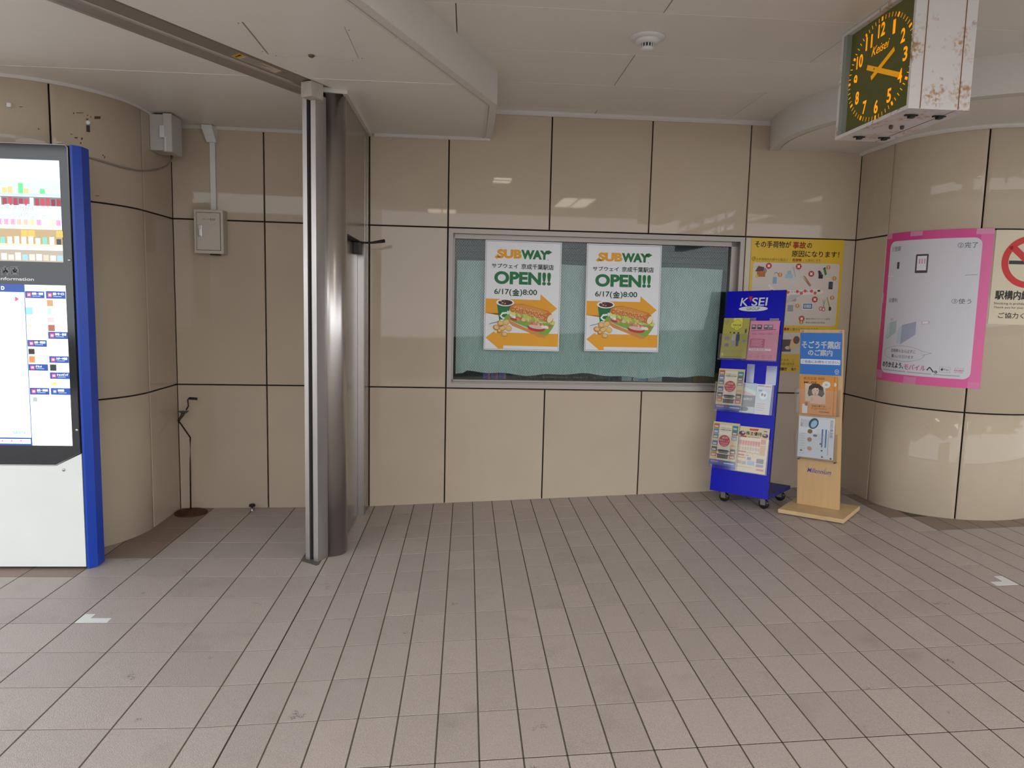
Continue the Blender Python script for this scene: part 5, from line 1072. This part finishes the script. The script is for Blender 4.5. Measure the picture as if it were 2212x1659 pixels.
def f_share(p):
    p.rect(0, 0, 1, 1, '#d8c9a8', 1).poly([(.33, .04), (.65, .03), (.62, .075), (.35, .08)], '#c8502c', 2).text('株主優待', .235, .10, .76, .185, '#1f1a18', 3, bold=.012)
    p.ell(.10, .155, .11, .05, '#4a4456', 2).ell(.13, .14, .05, .025, '#b9b4c0', 3).ell(.88, .165, .10, .045, '#6a4a66', 2).ell(.86, .15, .05, .02, '#c0a8bc', 3).rect(.82, .06, .93, .08, '#6a6a7a', 3)
    p.rrect(.03, .205, .26, .245, .004, '#c05048', 2).text('100株', .29, .21, .40, .24, '#4a3c34', 3).rect(.42, .215, .70, .232, '#a89c8a', 3)
    for k in range(8): p.rect(.05 + .088 * k, .31, .125 + .088 * k, .395, '#cf6a60', 2).ell(.087 + .088 * k, .405, .032, .022, '#d88078', 3).rect(.06 + .088 * k, .45, .12 + .088 * k, .52, '#d9b060' if k == 0 else '#b9a890', 2).rect(.05 + .088 * k, .56 + .01 * (k % 2), .12 + .088 * k, .575 + .01 * (k % 2), '#a08f7c', 2)
    p.rect(.76, .25, .93, .36, '#cf7468', 2).rect(.75, .38, .93, .60, '#cfa070', 2)
    p.rrect(.04, .545, .30, .578, .004, '#c05048', 3).rrect(.04, .615, .25, .655, .004, '#c05048', 2).text('500株', .28, .62, .40, .65, '#4a3c34', 3)
    for u, v, w, h, c in ((.36, .67, .13, .06, '#7a78a8'), (.38, .75, .24, .09, '#8fa6cc'), (.68, .68, .24, .10, '#6a6478'), (.68, .80, .24, .06, '#84809a'), (.04, .76, .14, .07, '#b8907c'), (.20, .77, .13, .07, '#9a94a4')): p.rect(u, v, u + w, v + h, c, 2)
    p.rect(.03, .68, .3, .70, '#c0686a', 2).rect(.05, .89, .55, .90, '#a09484', 2).rect(.70, .90, .95, .94, '#c8605a', 2)
flyer('shareholder_flyer', bfn, BW, BHt, .45, .664, .945, .882, .010, .030, '#d8c9a8', f_share, 'cream flyer with red tables in the bottom row of the blue stand', t=0.006)

# ================================================================== WOODEN LEAFLET STAND (on the ramp)
WL = Vector((3.390, 0.613, 0.035)); an = math.radians(-45.3); EW = Vector((math.cos(an), math.sin(an), 0)); NW = Vector((-EW.y, EW.x, 0)); WW, WHt = 0.293, 1.255
def wofn(u, v, h=0.0): P = WL + EW * (u * WW) + Vector((0, 0, 1)) * ((1 - v) * WHt) - NW * h; return rw(P.x, P.y, P.z)
wst = empty('leaflet_stand', rw(3.495, 0.49, 0)); M_WOOD = mat('beech_laminate', (0.56, 0.36, 0.175), 0.35, var=0.06, scale=5, stretch=(9, 9, 0.5)); M_WOOD2 = mat('worn_beech_base', (0.56, 0.39, 0.21), 0.5, var=0.10, scale=9)
bevel(MB().fbox(wofn, 0, 1, 0, 1, -0.022, 0).build('panel', M_WOOD, wst), 0.002)
an2 = math.radians(-43.5); EW2 = Vector((math.cos(an2), math.sin(an2), 0)); NW2 = Vector((-EW2.y, EW2.x, 0)); BC = Vector((3.4945, 0.4875, 0))
def wbf(a, b, z): P = BC + EW2 * a + NW2 * b; return rw(P.x, P.y, z)
bevel(MB().fbox(wbf, -0.22, 0.22, -0.195, 0.195, 0.006, 0.0355).build('base', M_WOOD2, wst), 0.004)
for a in (-.18, .18):
    for b in (-.155, .155): MB().fbox(wbf, a - .018, a + .018, b - .018, b + .018, 0.0, 0.006).build('foot', M_BLACK, wst)
for u in (.06, .94): P = wofn(u, .010, .0); MB().tube([wofn(u, .010, 0.0), wofn(u, .010, .006)], .007, 12).build('screw_cap', mat('dull_screw', (0.25, 0.24, 0.22), 0.45, metal=0.7), wst)
pocket(wofn, -.045, .965, .330, .472, .045, WW, WHt, wst); pocket(wofn, -.045, .93, .575, .728, .045, WW, WHt, wst)
for u in (.06, .9): MB().tube([wofn(u, .732, .002), wofn(u, .732, .03)], .006, 10).build('pocket_bolt', mat('dark_bolt', '#3a342e', 0.4, metal=0.6), wst)
p = Print(WW, WHt); p.text('Millennium', .235, .782, .80, .808, '#3c4696', 1, shear=.35, bold=.005).text('SOGO', .19, .776, .26, .781, '#5a62a4', 1).text('CARD', .72, .812, .79, .8165, '#5a62a4', 1).line([(.66, .79), (.70, .772), (.675, .768), (.655, .79)], .0012, '#3c4696', 1)
p.build('logo', wofn, wst)
tag(wst, 'slim beech leaflet stand on a square base beside the blue stand', 'leaflet stand')
def f_blue(p):
    p.text('そごう千葉店', .045, .20, .965, .37, '#dfe4ee', 2, bold=.03).text('のご案内', .20, .40, .78, .545, '#dfe4ee', 2, bold=.03)
    p.rrect(.02, .63, .975, .75, .006, '#d6dcea', 2).text('ご自由にお持ちください。', .045, .655, .955, .725, '#3a66a8', 3, bold=.008)
    p.ring(.90, .905, .05, .048, .003, '#c4d4ea', 2).ell(.885, .905, .010, .012, '#c4d4ea', 2).ell(.915, .905, .010, .012, '#c4d4ea', 2).rect(.86, .965, .94, .975, '#b4c8e4', 2).ell(.985, .5, .012, .04, '#3a7a9c', 2)
flyer('blue_notice', wofn, WW, WHt, .015, .018, .975, .250, .004, .004, '#2f6fc0', f_blue, 'blue notice sheet at the top of the beech stand', cat='notice', t=0.0015)
def f_mag(p):
    p.rect(0, 0, 1, 1, '#cf8c3c', 1).text('美流百華', .08, .03, .48, .11, '#6a4420', 2).text('MUSE', .10, .145, .50, .205, '#33241a', 2, bold=.01).rect(.52, .03, .72, .09, '#a86a2c', 2)
    p.poly([(.14, .20), (.76, .22), (.78, .70), (.16, .66)], '#c9bca8', 2)
    p.poly([(.23, .46), (.26, .28), (.36, .20), (.56, .20), (.68, .28), (.73, .46), (.66, .54), (.56, .50), (.36, .50), (.27, .54)], '#3a2820', 4).ell(.46, .385, .105, .125, '#d8b9a4', 5)
    p.poly([(.34, .36), (.36, .28), (.46, .245), (.57, .28), (.585, .36), (.53, .305), (.49, .315), (.45, .30), (.40, .325)], '#3a2820', 6).ell(.415, .375, .020, .009, '#3a2a24', 6).ell(.51, .375, .020, .009, '#3a2a24', 6).line([(.465, .385), (.46, .42)], .0016, '#b08a76', 6).ell(.465, .455, .030, .009, '#a8544e', 6)
    p.poly([(.40, .48), (.54, .48), (.58, .54), (.74, .60), (.80, .72), (.30, .72), (.34, .58)], '#d2b09a', 5).ell(.36, .60, .05, .06, '#c9a48c', 6)
    p.ell(.78, .21, .12, .088, '#d8d6d0', 4).text('特', .74, .19, .81, .24, '#4a4640', 5)
    p.rect(.08, .74, .24, .98, '#d6d4ce', 4).ell(.20, .74, .05, .05, '#8a6a58', 5).text('自由を愛でる。', .38, .755, .80, .80, '#3c2414', 5, bold=.02).text('FUJIMURA', .36, .82, .84, .88, '#7a4a1e', 5).rect(.6, .91, .9, .93, '#6a4420', 5).rect(.86, .77, .94, .83, '#b08a6a', 5)
flyer('orange_magazine', wofn, WW, WHt, .11, .258, .90, .471, .006, .024, '#d08e38', lambda p: (p.rect(0, 0, 1, 1, '#cf8c3c', 1), p.ell(.9, .2, .08, .06, '#d8d6d0', 2)), 'orange magazine behind the portrait copy in the beech stand', cat='magazine', t=0.004)
flyer('orange_magazine', wofn, WW, WHt, .065, .257, .835, .470, .014, .034, '#cf8c3c', f_mag, 'orange magazine with a portrait cover in the beech stand', cat='magazine', t=0.004)
def f_news(p):
    p.rect(0, 0, 1, 1, '#c6ccd2', 1).ell(.42, .16, .13, .14, '#2f4a5c', 2, 24, 30).ell(.43, .17, .08, .10, '#8fb0cc', 3, 20, 30).ell(.33, .36, .07, .055, '#7a5a44', 2).ell(.33, .56, .065, .055, '#a06a54', 2).ell(.34, .78, .07, .05, '#b08a62', 2, 20, 30).ell(.48, .45, .06, .03, '#5a5c60', 2)
    p.rect(.66, .28, .70, .72, '#4a64a0', 3).rect(.76, .28, .80, .72, '#4a64a0', 3)
    q = Print(1, 1); q.text('SOGO食品館', 0, 0, 1, 1, '#2c2c30', 3)
    pts, fs, c, l = q.sh[0]; p.sh.append(([(.97 - b * .09, .05 + a * .42) for a, b in pts], fs, c, 3))
    for k in range(7): p.rect(.06 + .035 * k, .06 + .01 * (k % 3), .075 + .035 * k, .26, '#9aa0a6', 2)
    for k in range(6): p.rect(.5 + .02 * k, .30 + .05 * k, .62, .305 + .05 * k, '#9aa0a6', 2)
    for k in range(9): p.rect(.06, .42 + .06 * k, .22 - .03 * (k % 2), .43 + .06 * k, '#a4a9ae', 2)
    for u, v in ((.62, .62), (.66, .78), (.68, .93), (.92, .95), (.08, .82)): p.rect(u, v, u + .05, v + .04, '#4c4c50', 3)
    p.text('SALE', .05, .16, .10, .24, '#b0405a', 3).rect(.84, .30, .86, .9, '#9a9ea4', 2)
flyer('food_leaflet', wofn, WW, WHt, .03, .488, .865, .717, .006, .034, '#c6ccd2', f_news, 'white newspaper style leaflet with blue columns in the beech stand', cat='leaflet', t=0.008)
